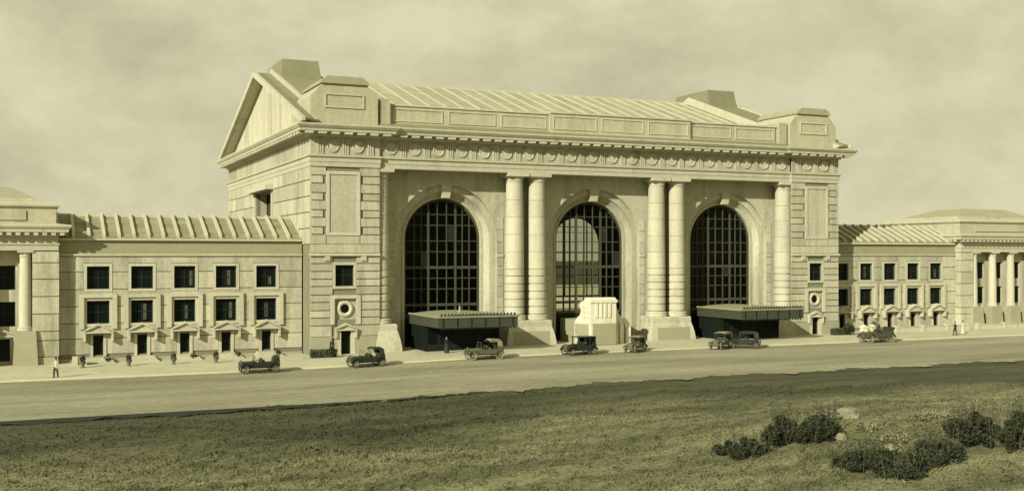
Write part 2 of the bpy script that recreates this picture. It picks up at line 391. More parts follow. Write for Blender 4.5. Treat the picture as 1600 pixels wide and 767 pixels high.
fw = arcade('front_wall', 'stone', WY, WY+.5, 8.0, W-8.0, CENT, RO, 21.2, hall)
for c in CENT:      # stepped, splayed surround of each opening
    prof = [(RO,WY+.5),(RO-.75,WY+.5),(RO-.75,WY+.75),(RI+.3,WY+1.45),(RI+.3,WY+1.35),(RI,WY+1.35),(RI,WY+2.6)]
    b = MB(); n = 28
    rings = [[(x,y,z) for x,z in arch_pts(c,r,SPR,n,-.6)] for r,y in prof]
    for a, q in zip(rings, rings[1:]):
        k = len(a); b.add(a+q, [(i,i+1,k+i+1,k+i) for i in range(k-1)])
    sr = b.build('arch_surround', 'stone', hall, smooth=True, fix=False)
    kx = MB().frustum((c-.45,c+.45,WY+.2,WY+1.7),(c-.75,c+.75,WY+.05,WY+1.7),SPR+RI+.05,SPR+RO+.35).build('keystone', 'stone_trim', hall)
    for s in (-1,1):   # impost course on the jambs
        x0_, x1_ = sorted((c+s*(RO+.02), c+s*(RO+.82)))
        blk('impost_moulding','stone_trim',fw,x0_,x1_,WY-.14,WY-.002,10.75,11.15)
    # courses of the strip of wall beside the arch
    for s in (-1,1):
        for z0_, z1_ in [(3.3,4.6),(4.6,5.9),(5.9,7.2),(7.2,8.5),(8.5,9.65),(9.65,10.7),(11.2,12.6),(12.6,14.1),(14.1,15.6)]:
            x0_, x1_ = sorted((c+s*(RO+.02), c+s*(RO+.80)))
            blk('stone_block','stone',fw,x0_,x1_,WY-.07,WY-.003,z0_+.04,z1_-.04)

def clip(poly, conv):
    out_ = poly
    for i in range(len(conv)):
        a, b_ = conv[i], conv[(i+1)%len(conv)]; inp = out_; out_ = []
        if not inp: break
        def side(p): return (b_[0]-a[0])*(p[1]-a[1])-(b_[1]-a[1])*(p[0]-a[0])
        for j in range(len(inp)):
            p, q = inp[j], inp[(j+1)%len(inp)]; sp, sq = side(p), side(q)
            if sp >= 0: out_.append(p)
            if (sp >= 0) != (sq >= 0):
                t = sp/(sp-sq); out_.append((p[0]+t*(q[0]-p[0]), p[1]+t*(q[1]-p[1])))
    return out_
def arch_window(parent, c, y, z0, label, fm='window_bar', toned=.02, coarse=False):
    r = RI+.02; n = 28
    pts = arch_pts(c, r, SPR, n, z0); inner = arch_pts(c, r-.3, SPR, n, z0+.3)
    b = MB(); k = len(pts)
    for yy in (y, y+.3): b.add([(x,yy,z) for x,z in pts]+[(x,yy,z) for x,z in inner], [(i,i+1,k+i+1,k+i) for i in range(k-1)])
    b.add([(x,y,z) for x,z in inner]+[(x,y+.3,z) for x,z in inner], [(i,i+1,k+i+1,k+i) for i in range(k-1)])
    b.box(c-r,c+r,y,y+.3,z0,z0+.3)
    wn = b.build('arched_window', fm, parent, fix=False)
    if label: wn['label'] = label
    conv = [(x,z) for x,z in inner][::-1]        # counter-clockwise
    us = [c-4.62, c-3.55, c-2.65, c-1.75, c-.6, c+.6, c+1.75, c+2.65, c+3.55, c+4.62] if not coarse else [c-4.62,c-2.2,c,c+2.2,c+4.62]; zz = [z0+.3, 5.0, 6.9, 8.2, 9.5, 11.4, 12.7, 14.6, 15.9, 17.75] if not coarse else [z0+.3, 7.5, 11.4, 15, 17.75]
    zz = [z for z in zz if z >= z0+.3]
    for i, u in enumerate(us[1:-1]):
        ht = SPR+sqrt(max(0,(r-.3)**2-(u-c)**2)); hw = .12 if i in (2,5) and not coarse else .045
        blk('mullion', fm, wn, u-hw, u+hw, y-.05, y+.28, z0+.3, ht+.02)
    for j, z in enumerate(zz[1:-1]):
        hwid = (r-.3) if z <= SPR else sqrt(max(0,(r-.3)**2-(z-SPR)**2))
        hh = .16 if z in (9.5, 5.0) else .05
        blk('transom', fm, wn, c-hwid-.02, c+hwid+.02, y-.02, y+.25, z-hh, z+hh)
    for a, b2 in zip(us, us[1:]):
        for p, q in zip(zz, zz[1:]):
            pl = clip([(a,p),(b2,p),(b2,q),(a,q)], conv)
            if len(pl) >= 3 and abs(sum(pl[i-1][0]*pl[i][1]-pl[i][0]*pl[i-1][1] for i in range(len(pl))))/2 > .08:
                MB().prism(pl, 'y', y+.10, y+.13).build('pane', 'glass_toned' if random.random() < toned else 'glass_clear', wn)
    # thin glazing bars inside the panes, joined
    return wn
for i, c in enumerate(CENT):
    arch_window(hall, c, WY+1.75, 3.6, None)
    # dark bronze doors and transom wall below the glass
    dw = MB().box(c-RI,c+RI,WY+1.8,WY+2.15,3.15,3.58).build('door_head','iron',hall)
    for k in range(5):
        x0_ = c-RI+.15+k*1.86
        d = MB().box(x0_,x0_+1.75,WY+1.85,WY+2.05,.0,3.14).build('entrance_door','dark_door',hall)
        blk('pane','glass_dark',d,x0_+.25,x0_+1.5,WY+1.82,WY+1.845,1.0,2.9)
# rear wall with two arched windows, end walls, floor inside
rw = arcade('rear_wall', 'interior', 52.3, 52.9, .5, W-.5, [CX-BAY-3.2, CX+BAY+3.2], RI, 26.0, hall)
for c in (CX-BAY-3.2, CX+BAY+3.2): arch_window(hall, c, 52.4, 3.6, None, toned=0, coarse=True)
# ---- end walls
def end_wall(xin, xout, m='stone'):
    return MB().box(min(xin,xout),max(xin,xout),.7,52.3,-.6,25.45).build('side_wall', m, hall)
# left wall has a window, so it is made of cells
b = MB()
SW = (20.8,31.5,14.9,19.3)
for (u0,u1,z0_,z1_) in wall_cells(.75,52.9,-.6,24.2,[SW]): b.box(.14,.7,u0,u1,z0_,z1_)
lw = b.build('side_wall','stone_joint',hall)
MB().box(W-.7,W-.1,.75,52.9,-.6,24.2).build('side_wall','stone',hall)
for (z0_,z1_) in [(12.2,14.0),(14.0,15.8),(15.8,17.6),(17.6,19.4),(19.4,21.0)]:
    for (a,q) in [(.0,3.6),(3.6,8),(8,14.5),(14.5,20.2),(32.1,40),(40,46.5),(46.5,52.9)]:
        blk('stone_block','stone',lw,.0,.17,a+.04,q-.04,z0_+.05,z1_-.05)
for z0_,z1_ in [(12.2,14.7),(20.05,21.0)]:
    blk('stone_block','stone',lw,.0,.17,20.24,32.06,z0_+.05,z1_-.05)
for (a,q) in [(20.24,20.8),(31.5,32.06)]: blk('window_jamb','stone_trim',lw,-.12,.17,a,q,14.75,19.3)
for (a,q,z0_,z1_) in [(31.5,32.2,14.6,19.6),(20.1,20.8,14.6,19.6)]: blk('window_reveal','stone',lw,.702,1.9,a,q,z0_,z1_)
blk('window_reveal','stone',lw,.702,1.9,20.8,31.5,19.3,19.6)
blk('window_sill','stone',lw,-.15,1.9,20.8,31.5,14.6,14.9)
blk('window_hood','stone_trim',lw,-.95,.17,19.8,32.6,19.4,20.0)
for (a,q,z0_,z1_) in [(0,8,22.26,24.15),(8,20,22.26,24.15),(20,33,22.26,24.15),(33,46,22.26,24.15),(46,52.9,22.26,24.15)]: blk('stone_block','stone',lw,.0,.17,a+.04,q-.04,z0_,z1_)
b = MB(); b.box(1.55,1.7,20.8,31.5,14.9,15.05); b.box(1.55,1.7,20.8,31.5,19.15,19.3)
for a in (20.8,24.3,27.8,31.35): b.box(1.55,1.7,a,a+.15,15.05,19.15)
swn = b.build('window','window_frame',hall)
for a in (20.95,24.45,27.95):
    for p,r_ in [(15.05,17.1),(17.1,19.15)]: blk('pane','glass_dark',swn,1.62,1.66,a,a+3.35,p,r_)

# ---- corner pavilions of the front
def pavilion(X, gname):
    """X maps a distance from the outer corner to a world x"""
    def bx(mb, a, q, *r): x0_, x1_ = sorted((X(a),X(q))); mb.box(x0_,x1_,*r)
    def bl(nm, m, par, a, q, *r): x0_, x1_ = sorted((X(a),X(q))); return blk(nm,m,par,x0_,x1_,*r)
    win = (2.83,4.98,7.5,9.88); door = (3.45,4.62,-.6,2.45); ocu = (2.75,5.25,3.75,6.1)
    b = MB()
    for (a,q,z0_,z1_) in wall_cells(0.13,8.0,-.6,24.2,[win,door,ocu]): bx(b,a,q,.14,.74,z0_,z1_)
    wl = b.build('pavilion_wall','stone_joint',hall)
    b = MB(); bx(b,7.45,8.0,.745,WY+.2,-.6,24.2); b.build('return_wall','stone',hall)
    # rusticated courses
    zs = [3.1,3.98,4.8,5.72,6.54,7.5,8.3,9.17,10.05,10.85]
    for z0_, z1_ in zip(zs, zs[1:]):
        hs = []
        if z1_ > 7.2 and z0_ < 10.2: hs.append((2.5,5.3))
        if z0_ < 6.5: hs.append((2.2,5.8))
        for p,q in sub((0,8.0),hs): bl('stone_block','stone',wl,p,q,0.0,.17,z0_+.055,z1_-.055)
    # plinth of granite below
    for p,q in ((0,3.0),(5.1,8.0)):
        x0_,x1_ = sorted((X(p),X(q)))
        pl = MB().frustum((x0_-(.12 if p==0 else 0),x1_,-.22,.17),(x0_,x1_,-.12,.17),-.6,1.85).build('plinth','granite',hall)
        bl('stone_block','stone',wl,p,min(q,8.0) if q>5 else 2.4,0.0,.17,1.9,3.05)
    bl('stone_block','stone',wl,5.7,5.9,.02,.17,1.9,3.0)
    # mid moulding with two brackets
    bl('string_course','stone_trim',hall,-.12,8.0,-.22,.16,10.9,11.2)
    for q in (1.9,6.1): bl('bracket','stone_trim',hall,q-.3,q+.3,-.18,.0-.002,10.35,10.88)
    bl('stone_block','stone',wl,0,8.0,.0,.17,11.25,12.2)
    # tall framed panel between quoins
    zq = [12.2,13.3,14.15,15.2,16.05,17.1,17.95,19.0,19.9,20.85]
    for k,(z0_,z1_) in enumerate(zip(zq,zq[1:])):
        e = .35 if k%2 else 0
        for p,q in ((0,1.75-e),(5.75+e,8.0)): bl('quoin_block','stone',wl,p,q,0.0,.17,z0_+.055,z1_-.055)
    b = MB()
    for (a,q,z0_,z1_) in [(1.8,2.15,13.2,20.4),(5.35,5.7,13.2,20.4),(2.15,5.35,13.2,13.55),(2.15,5.35,20.05,20.4)]: bx(b,a,q,-.08,.139,z0_,z1_)
    pf = b.build('panel_frame','stone_trim',hall)
    bl('panel','stone',hall,2.15,5.35,.03,.139,13.55,20.05)
    bl('stone_block','stone',wl,1.85,5.65,.0,.139,12.25,13.15)
    # upper window
    x0_,x1_ = sorted((X(win[0]),X(win[1])))
    rect_window(hall,x0_,x1_,win[2],win[3],.42)
    b = MB()
    for (a,q,z0_,z1_) in [(2.53,2.83,7.2,10.2),(4.98,5.28,7.2,10.2),(2.83,4.98,9.88,10.2),(2.83,4.98,7.2,7.5)]: bx(b,a,q,-.03,.139,z0_,z1_)
    b.build('window_surround','stone_trim',hall)
    # oculus panel with wreath
    b = MB()
    for (a,q,z0_,z1_) in [(2.25,2.75,3.2,6.5),(5.25,5.75,3.2,6.5),(2.75,5.25,6.1,6.5)]: bx(b,a,q,-.1,.139,z0_,z1_)
    b.build('oculus_surround','stone_trim',hall)
    bl('oculus_panel','stone',hall,2.75,5.25,.30,.5,3.4,6.1)
    MB().ring((X(4.0),.27,4.95),.72,.24,'y',24,8).build('wreath','stone_trim',hall,smooth=True)
    MB().lathe([(.52,0),(.52,.05)],(X(4.0),.24,4.95),20,'y').build('oculus_pane','glass_dark',hall)
    # door
    x0_,x1_ = sorted((X(door[0]),X(door[1])))
    rect_window(hall,x0_,x1_,-.35,door[3],.35,1,3,name='side_door',fm='dark_door')
    b = MB()
    for (a,q) in [(3.0,3.45),(4.62,5.07)]: bx(b,a,q,-.15,.139,-.5,2.5)
    b.build('door_jamb','stone_trim',hall)
    pediment(hall,X(4.03),1.25,2.52,.85,-.42,.138)
pavilion(lambda a: a, 'l'); pavilion(lambda a: W-a, 'r')

# ---- columns and pedestals
def column(x, side=None):
    root = MB().lathe([(1.42,0),(1.42,.28),(1.36,.34),(1.40,.5),(1.3,.62)],(x,COLY,3.1),24).build('column','stone_trim',hall,smooth=True)
    z = 3.72; hs = [.93]*6
    for k, h in enumerate(hs):
        r = CR-.004*k
        MB().lathe([(r-.15,0),(r-.15,.09),(r,.15),(r,h-.08),(r-.12,h)],(x,COLY,z),24).build('drum','stone_trim',root,smooth=True); z += h
    top = 19.75; n = 5; h = (top-z)/n
    for k in range(n):
        r0_ = CR-.03-.15*(k/n)**1.4; r1_ = CR-.03-.15*((k+1)/n)**1.4
        MB().lathe([(r0_-.05,0),(r0_,.035),(r1_,h-.02),(r1_-.05,h)],(x,COLY,z),24).build('shaft_drum','stone_trim',root,smooth=True); z += h
    MB().lathe([(1.02,0),(1.02,.15),(1.10,.2),(1.10,.28),(1.04,.32),(1.04,.5),(1.12,.55),(1.3,.75)],(x,COLY,19.75),24).build('capital','stone_trim',root,smooth=True)
    blk('abacus','stone_trim',root,x-1.38,x+1.38,COLY-1.38,WY+.05,20.5,20.88)
for x in COLX: column(x)
def pedestal(x0_, x1_):
    b = MB(); prof = [(.55,-.6),(.55,.4),(.42,1.2),(.25,1.9),(.12,2.3),(.1,2.32),(.1,2.95),(.0,3.09),(-.6,3.09),(-.6,-.6)]
    b = MB().sweep([(x0_,WY+.1),(x0_,0.1),(x1_,0.1),(x1_,WY+.1)], prof)
    b.box(x0_+.5,x1_-.5,.6,WY+.1,-.6,3.085)
    pd = b.build('pedestal','stone',hall)
    if x1_-x0_ > 3: MB().frustum((x0_+.35,x1_-.35,-.52,.0),(x0_+.35,x1_-.35,-.28,.0),-.1,1.75).build('base_panel','granite',pd)
    return pd
for s in (-1,1): pedestal(CX+s*BAY/2-2.75, CX+s*BAY/2+2.75)
pedestal(8.05, 10.0); pedestal(W-10.0, W-8.05)

# ---- entablature
MB().box(8.0,W-8.0,FY+.06,WY+.6,20.9,25.4).build('entablature_core','stone',hall)
MB().box(.2,7.95,.145,.74,24.2,25.4).build('entablature_core','stone',hall); MB().box(W-7.95,W-.2,.145,.74,24.2,25.4).build('entablature_core','stone',hall)
PATH = [(0,53),(0,0),(8,0),(8,FY),(W-8,FY),(W-8,0),(W,0),(W,53)]
arc = MB().sweep(PATH, [(-.1,20.9),(.06,20.9),(.06,21.4),(.12,21.42),(.12,21.9),(.3,22.0),(.3,22.2),(-.1,22.22)]).build('architrave','stone_trim',hall)
fr = MB().sweep(PATH, [(-.1,22.225),(.0,22.225),(.0,24.2),(-.1,24.2)]).build('frieze','stone',hall)
cor = MB().sweep(PATH, [(-.3,24.2),(.22,24.2),(.3,24.42),(.34,24.66),(1.5,24.7),(1.53,24.95),(1.65,25.05),(1.85,25.32),(1.85,25.5),(-.3,25.72)]).build('cornice','stone_trim',hall)
def modil(x0_,x1_,y, step=1.47):
    n = round((x1_-x0_)/step)
    for i in range(n):
        x = x0_+(x1_-x0_)*(i+.5)/n
        blk('modillion','stone_trim',cor,x-.46,x+.46,y-1.44,y-.34,24.42,24.68)
modil(-1.2,9.2,0); modil(9.8,W-9.8,FY); modil(W-9.2,W+1.2,0)
n = 36
for i in range(n):
    y = -.6+54*(i+.5)/n; blk('modillion','stone_trim',cor,-1.44,-.34,y-.46,y+.46,24.42,24.68)
def roundel(x, y):
    o = MB().lathe([(.72,0),(.72,-.1),(.6,-.14),(.56,-.06),(0,-.10)],(x,y,23.2),22,'y').build('roundel','stone_trim',fr,smooth=True)
def trigl(x, y):
    b = MB()
    for d in (-.26,0,.26): b.box(x+d-.085,x+d+.085,y-.12,y-.002,22.35,24.15)
    b.box(x-.4,x+.4,y-.14,y-.002,22.24,22.34)
    b.build('triglyph','stone_trim',fr)
n = 20
for i in range(n):
    x = 8+(W-16)*(i+.5)/n; roundel(x,FY)
for i in range(1,n): trigl(8+(W-16)*i/n,FY)
for X in (lambda a:a, lambda a:W-a):
    for a in (2.55,5.45): roundel(X(a),0)
    for a in (1.1,4.0,6.9): trigl(X(a),0)

# ---- gables, attic, corner blocks
RZ, RY = 34.7, 26.5
for xa,xb,xo in ((.3,.7,-1.3),(W-.7,W-.3,W+1.3)):
    MB().prism([(1.0,25.73),(52,25.73),(RY,RZ-.3)],'x',xa,xb).build('tympanum','stone',hall)
    x0_,x1_ = sorted((xo, xa+.35 if xo < 0 else xb-.35))
    xr = sorted((xo, xo+.4 if xo < 0 else xo-.4))
    xi = sorted((xo+.402 if xo < 0 else xo-.402, xa+.3 if xo < 0 else xb-.3))
    for s in (1,-1):
        e = RY-s*(RY+1.5); k = (RZ+.35-25.85)/(RY+1.5)
        def zl(y): return 25.85+k*(y-e)*s
        MB().prism([(e,25.74),(e,zl(e)+.25),(RY,RZ+.65),(RY,RZ-.1),(e+s*1.0,25.74)],'x',*xr).build('raking_cornice','stone_trim',hall)
        MB().prism([(e+s*1.2,25.76),(e+s*.5,zl(e+s*.5)-.02),(RY,RZ+.3),(RY,RZ-.12),(e+s*1.6,25.76)],'x',*xi).build('raking_soffit','stone_trim',hall)
        sg = 1 if xo < 0 else -1; xc = .07 if xo < 0 else W-.07; xd = 1.28 if xo < 0 else W-1.28; x0r = xi[0]+.002 if xo < 0 else xi[1]-.002
        MB().prism([(e+s*.5,zl(e+s*.5)),(RY,RZ+.32),(RY,RZ+.52),(e+s*.5,zl(e+s*.5)+.18)],'x',*sorted((x0r,xc))).build('gable_roof','slate',hall)
        yq = e+s*10.0
        MB().prism([(yq,zl(yq)),(RY,RZ+.32),(RY,RZ+.52),(yq,zl(yq)+.18)],'x',*sorted((xc+sg*.002,xd))).build('gable_roof','slate',hall)
def corner_block(X):
    pts = [(X(.1),25.73),(X(.1),28.75),(X(1.5),30.25),(X(6.6),30.25),(X(7.95),28.9),(X(7.95),25.73)]
    cb = MB().prism(pts,'y',.45,9.0).build('attic_block','attic_stone',hall)
    cap = [(X(1.25),30.26),(X(1.25),30.5),(X(2.0),31.1),(X(6.1),31.1),(X(6.85),30.5),(X(6.85),30.26)]
    MB().prism(cap,'y',.2,9.2).build('cap','cap_lead',cb)
    x0_,x1_ = sorted((X(1.7),X(6.3)))
    b = MB(); b.box(x0_,x1_,.33,.448,27.55,27.75); b.box(x0_,x1_,.33,.448,29.0,29.15); b.box(x0_,x0_+.18,.33,.448,27.75,29.0); b.box(x1_-.18,x1_,.33,.448,27.75,29.0)
    b.build('panel_frame','stone_trim',cb)
    x0_,x1_ = sorted((X(8.25),X(9.5)))
    MB().box(x0_,x1_,.75,8.0,25.73,28.95).build('attic_pier','attic_stone',hall)
corner_block(lambda a:a); corner_block(lambda a:W-a)
def attic(x0_,x1_,y,zt,npan):
    at = MB().box(x0_,x1_,y,y+.7,25.6,zt).build('attic_wall','attic_stone',hall)
    blk('coping','stone_trim',at,x0_-.05,x1_+.05,y-.14,y+.8,zt+.002,zt+.2)
    blk('base_course','stone_trim',at,x0_,x1_,y-.12,y-.002,25.72,26.15)
    pw = (x1_-x0_)/npan
    for i in range(npan):
        a, q = x0_+pw*i+.35, x0_+pw*(i+1)-.35; b = MB()
        b.box(a,q,y-.09,y-.002,zt-.42,zt-.28); b.box(a,q,y-.09,y-.002,26.5,26.62); b.box(a,a+.14,y-.09,y-.002,26.62,zt-.42); b.box(q-.14,q,y-.09,y-.002,26.62,zt-.42)
        b.build('panel_frame','stone_trim',at)
attic(9.7,30.1,1.35,28.3,3); attic(30.12,50.5,.95,28.45,3); attic(50.52,W-9.7,1.35,28.3,2)

# ---- roof of the hall
def slope_z(y): return 25.9+(RZ-25.9)*(1-abs(y-RY)/(RY-.3))
rf = MB().prism([(.6,slope_z(.6)-.45),(.6,slope_z(.6)),(RY,RZ),(52.4,slope_z(52.4)),(52.4,slope_z(52.4)-.45),(RY,RZ-.45)],'x',.72,W-.72).build('roof','slate',hall)
XA, XB = 9.0, W-9.0      # pale ribbed part between the raised ends
npan = 24; pw = (XB-XA)/npan
def roof_strip(name, m, parent, x0_, x1_, ya, yb, lift, th):
    za, zb = slope_z(ya)+lift, slope_z(yb)+lift
    return MB().prism([(ya,za),(yb,zb),(yb,zb+th),(ya,za+th)],'x',x0_,x1_).build(name,m,parent)
rows = [(2.2,10.2),(10.2,18.3),(18.3,26.3)]
for i in range(npan):
    for k,(ya,yb) in enumerate(rows):
        roof_strip('roof_panel','roof_panel',rf,XA+pw*i+.095,XA+pw*(i+1)-.095,ya+.04,yb-.04,.004,.12)
for i in range(npan+1):
    x = XA+pw*i; roof_strip('rib','roof_rib',rf,x-.09,x+.09,2.2,26.35,.003,.26)
blk('ridge_cap','roof_rib',rf,XA-.4,XB+.4,RY-.4,RY+.4,RZ-.05,RZ+.3)
for X in (lambda a:a, lambda a:W-a):      # raised bands of dark roof near each gable
    x0_,x1_ = sorted((X(1.3),X(6.9)))
    yb = 21.5
    LF = .95
    pts = [(3.5,slope_z(3.5)+.003),(3.5,slope_z(3.5)+LF),(yb,slope_z(yb)+LF),(RY,RZ+LF),(53-yb,slope_z(yb)+LF),(49.5,slope_z(49.5)+LF),(49.5,slope_z(49.5)+.003),(RY,RZ+.003)]
    rb = MB().prism(pts,'x',x0_,x1_).build('raised_roof','slate',hall)
    MB().frustum((x0_+.1,x1_-.1,yb,53-yb),(x0_+.3,x1_-.5,yb+.5,52.5-yb),slope_z(yb)+LF-.6,36.5).build('ridge_monitor','slate',rb)
    for a in (1.3,6.9):
        s = -1 if a < 3 else 1; q0, q1 = sorted((X(a),X(a+s*.3)))
        MB().prism([(3.5,slope_z(3.5)+.01),(3.5,slope_z(3.5)+LF+.2),(RY,RZ+LF+.2),(49.5,slope_z(49.5)+LF+.2),(49.5,slope_z(49.5)+.01),(RY,RZ+.01)],'x',q0,q1).build('parapet','stone_trim',rb)
# floor of the hall
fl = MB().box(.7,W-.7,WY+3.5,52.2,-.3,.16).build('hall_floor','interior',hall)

# ------------------------------------------------------------------ canopies and central entrance
def canopy(c, label):
    t = empty('entrance_canopy',(c,-1,3),label,'canopy','canopies over the side entrances')
    hw = 4.7; y0,y1 = -7.2, WY-.2
    n = 14; b = MB(); top = []
    for i in range(n+1):
        u = -1+2*i/n; top.append((c+hw*u, 4.12+.32*(1-u*u)))
    b.prism([(c-hw,3.95)]+top+[(c+hw,3.95)],'y',y0+.12,y1)
    b.build('roof','canopy_roof',t)
    fz = MB(); fz.box(c-hw-.1,c+hw+.1,y0-.02,y0+.1,2.95,4.0); fz.box(c-hw-.1,c-hw+.02,y0+.101,y1,2.95,4.0); fz.box(c+hw-.02,c+hw+.1,y0+.101,y1,2.95,4.0)
    f = fz.build('fascia','canopy_fascia',t)
    m = MB(); m.sweep([(c-hw-.1,y1),(c-hw-.1,y0-.02),(c+hw+.1,y0-.02),(c+hw+.1,y1)],[(0.003,4.0),(.12,4.05),(.16,4.2),(.0,4.24)]); m.build('cornice','canopy_roof',t)
    for i in range(22):
        x = c-hw+.1+(2*hw-.2)*(i+.5)/22
        q = MB().prism([(x-.16,4.2),(x+.16,4.2),(x+.12,4.42),(x,4.58),(x-.12,4.42)],'y',y0-.05,y0+.05).build('cresting','canopy_fascia',f)
        MB().prism([(x-.2,2.94),(x+.2,2.94),(x,2.7)],'y',y0+.0,y0+.06).build('valance_tooth','iron',f)
    for i in range(6):
        x = c-hw+.5+(2*hw-1)*i/5
        blk('panel_rib','iron',f,x-.07,x+.07,y0-.06,y0-.022,3.05,3.98)
    blk('ceiling','iron',t,c-hw+.03,c+hw-.03,y0+.11,y1,3.35,3.5)
    for k in range(6):          # dark glazed screen of doors under the canopy
        x0_ = c-hw+.25+k*1.5; d_ = MB(); d_.box(x0_,x0_+.12,-2.6,-2.45,.1,3.3); d_.box(x0_+1.33,x0_+1.45,-2.6,-2.45,.1,3.3); d_.box(x0_+.12,x0_+1.33,-2.6,-2.45,2.6,2.75); d_.box(x0_+.12,x0_+1.33,-2.6,-2.45,.1,.8)
        dd = d_.build('screen_door','iron',t); blk('pane','glass_dark',dd,x0_+.12,x0_+1.33,-2.54,-2.51,.8,2.6); blk('transom_pane','glass_dark',dd,x0_+.12,x0_+1.33,-2.54,-2.51,2.75,3.3)
    for s in (-1,1):
        q0,q1 = sorted((c+s*(hw-.12),c+s*(hw-.22))); blk('side_screen','dark_door',t,q0,q1,-2.44,WY-.3,.1,3.32)
    MB().lathe([(.22,0),(.26,.15),(.1,.3),(.14,.5),(.0,.95)],(c-.9,y0+3.5,4.42),10).build('finial','canopy_roof',t,smooth=True)
canopy(CENT[0],'dark iron and glass canopy over the left arched entrance'); canopy(CENT[2],'dark iron and glass canopy over the right arched entrance')
v = empty('entrance_vestibule',(35,-1,0),'white shouldered vestibule before the middle arched window','vestibule')
prof = [(-4.0,-.4),(-4.0,5.6),(-3.75,5.85),(-2.5,5.85),(-2.2,5.45),(-1.3,5.25),(-1.05,4.75),(-1.5,4.3),(-1.2,3.7),(-.1,3.1),(.25,2.6),(.25,-.4)]
MB().prism(prof,'x',33.1,36.6).build('body','white_stone',v)
MB().box(33.3,36.4,.26,WY+2,-.4,3.0).build('rear_passage','granite',v)
blk('lintel','white_stone',v,33.0,36.7,-4.12,-4.002,5.25,5.62)
for x in (33.9,34.5,35.1,35.7): blk('fluting','white_stone',v,x-.13,x+.13,-4.12,-4.002,3.5,5.2)
blk('base_panel','granite',v,33.35,36.5,-4.1,-4.003,.2,2.75)
blk('base_panel','granite',v,33.0,33.098,-3.5,-.1,1.2,2.6)
for i,(x0_,x1_,yf,zz) in enumerate([(36.75,37.25,-3.4,5.1),(37.75,38.3,-2.9,3.7),(39.0,39.7,-2.2,3.1)]):
    MB().prism([(yf,-.3),(yf,zz-1.2),(yf+.4,zz-.5),(yf+1.2,zz),(WY+1.5,zz),(WY+1.5,-.3)],'x',x0_,x1_).build('buttress','white_stone',v)
MB().box(37.26,38.99,-.6,WY+1.5,-.3,2.7).build('side_passage','white_stone',v)
blk('door','dark_door',v,33.02,33.097,-2.6,-1.4,.13,1.15)
for k,(z0_,z1_) in enumerate([(2.7,3.35),(3.38,4.0),(4.03,4.65),(4.68,5.2)]):
    ya = [-3.95,-3.2-.4*(k%2),-2.1-.3*(k%2),-1.6]
    for p,q in zip(ya,ya[1:]): blk('stone_block','white_stone',v,33.03,33.099,p+.02,q-.02,z0_,z1_)

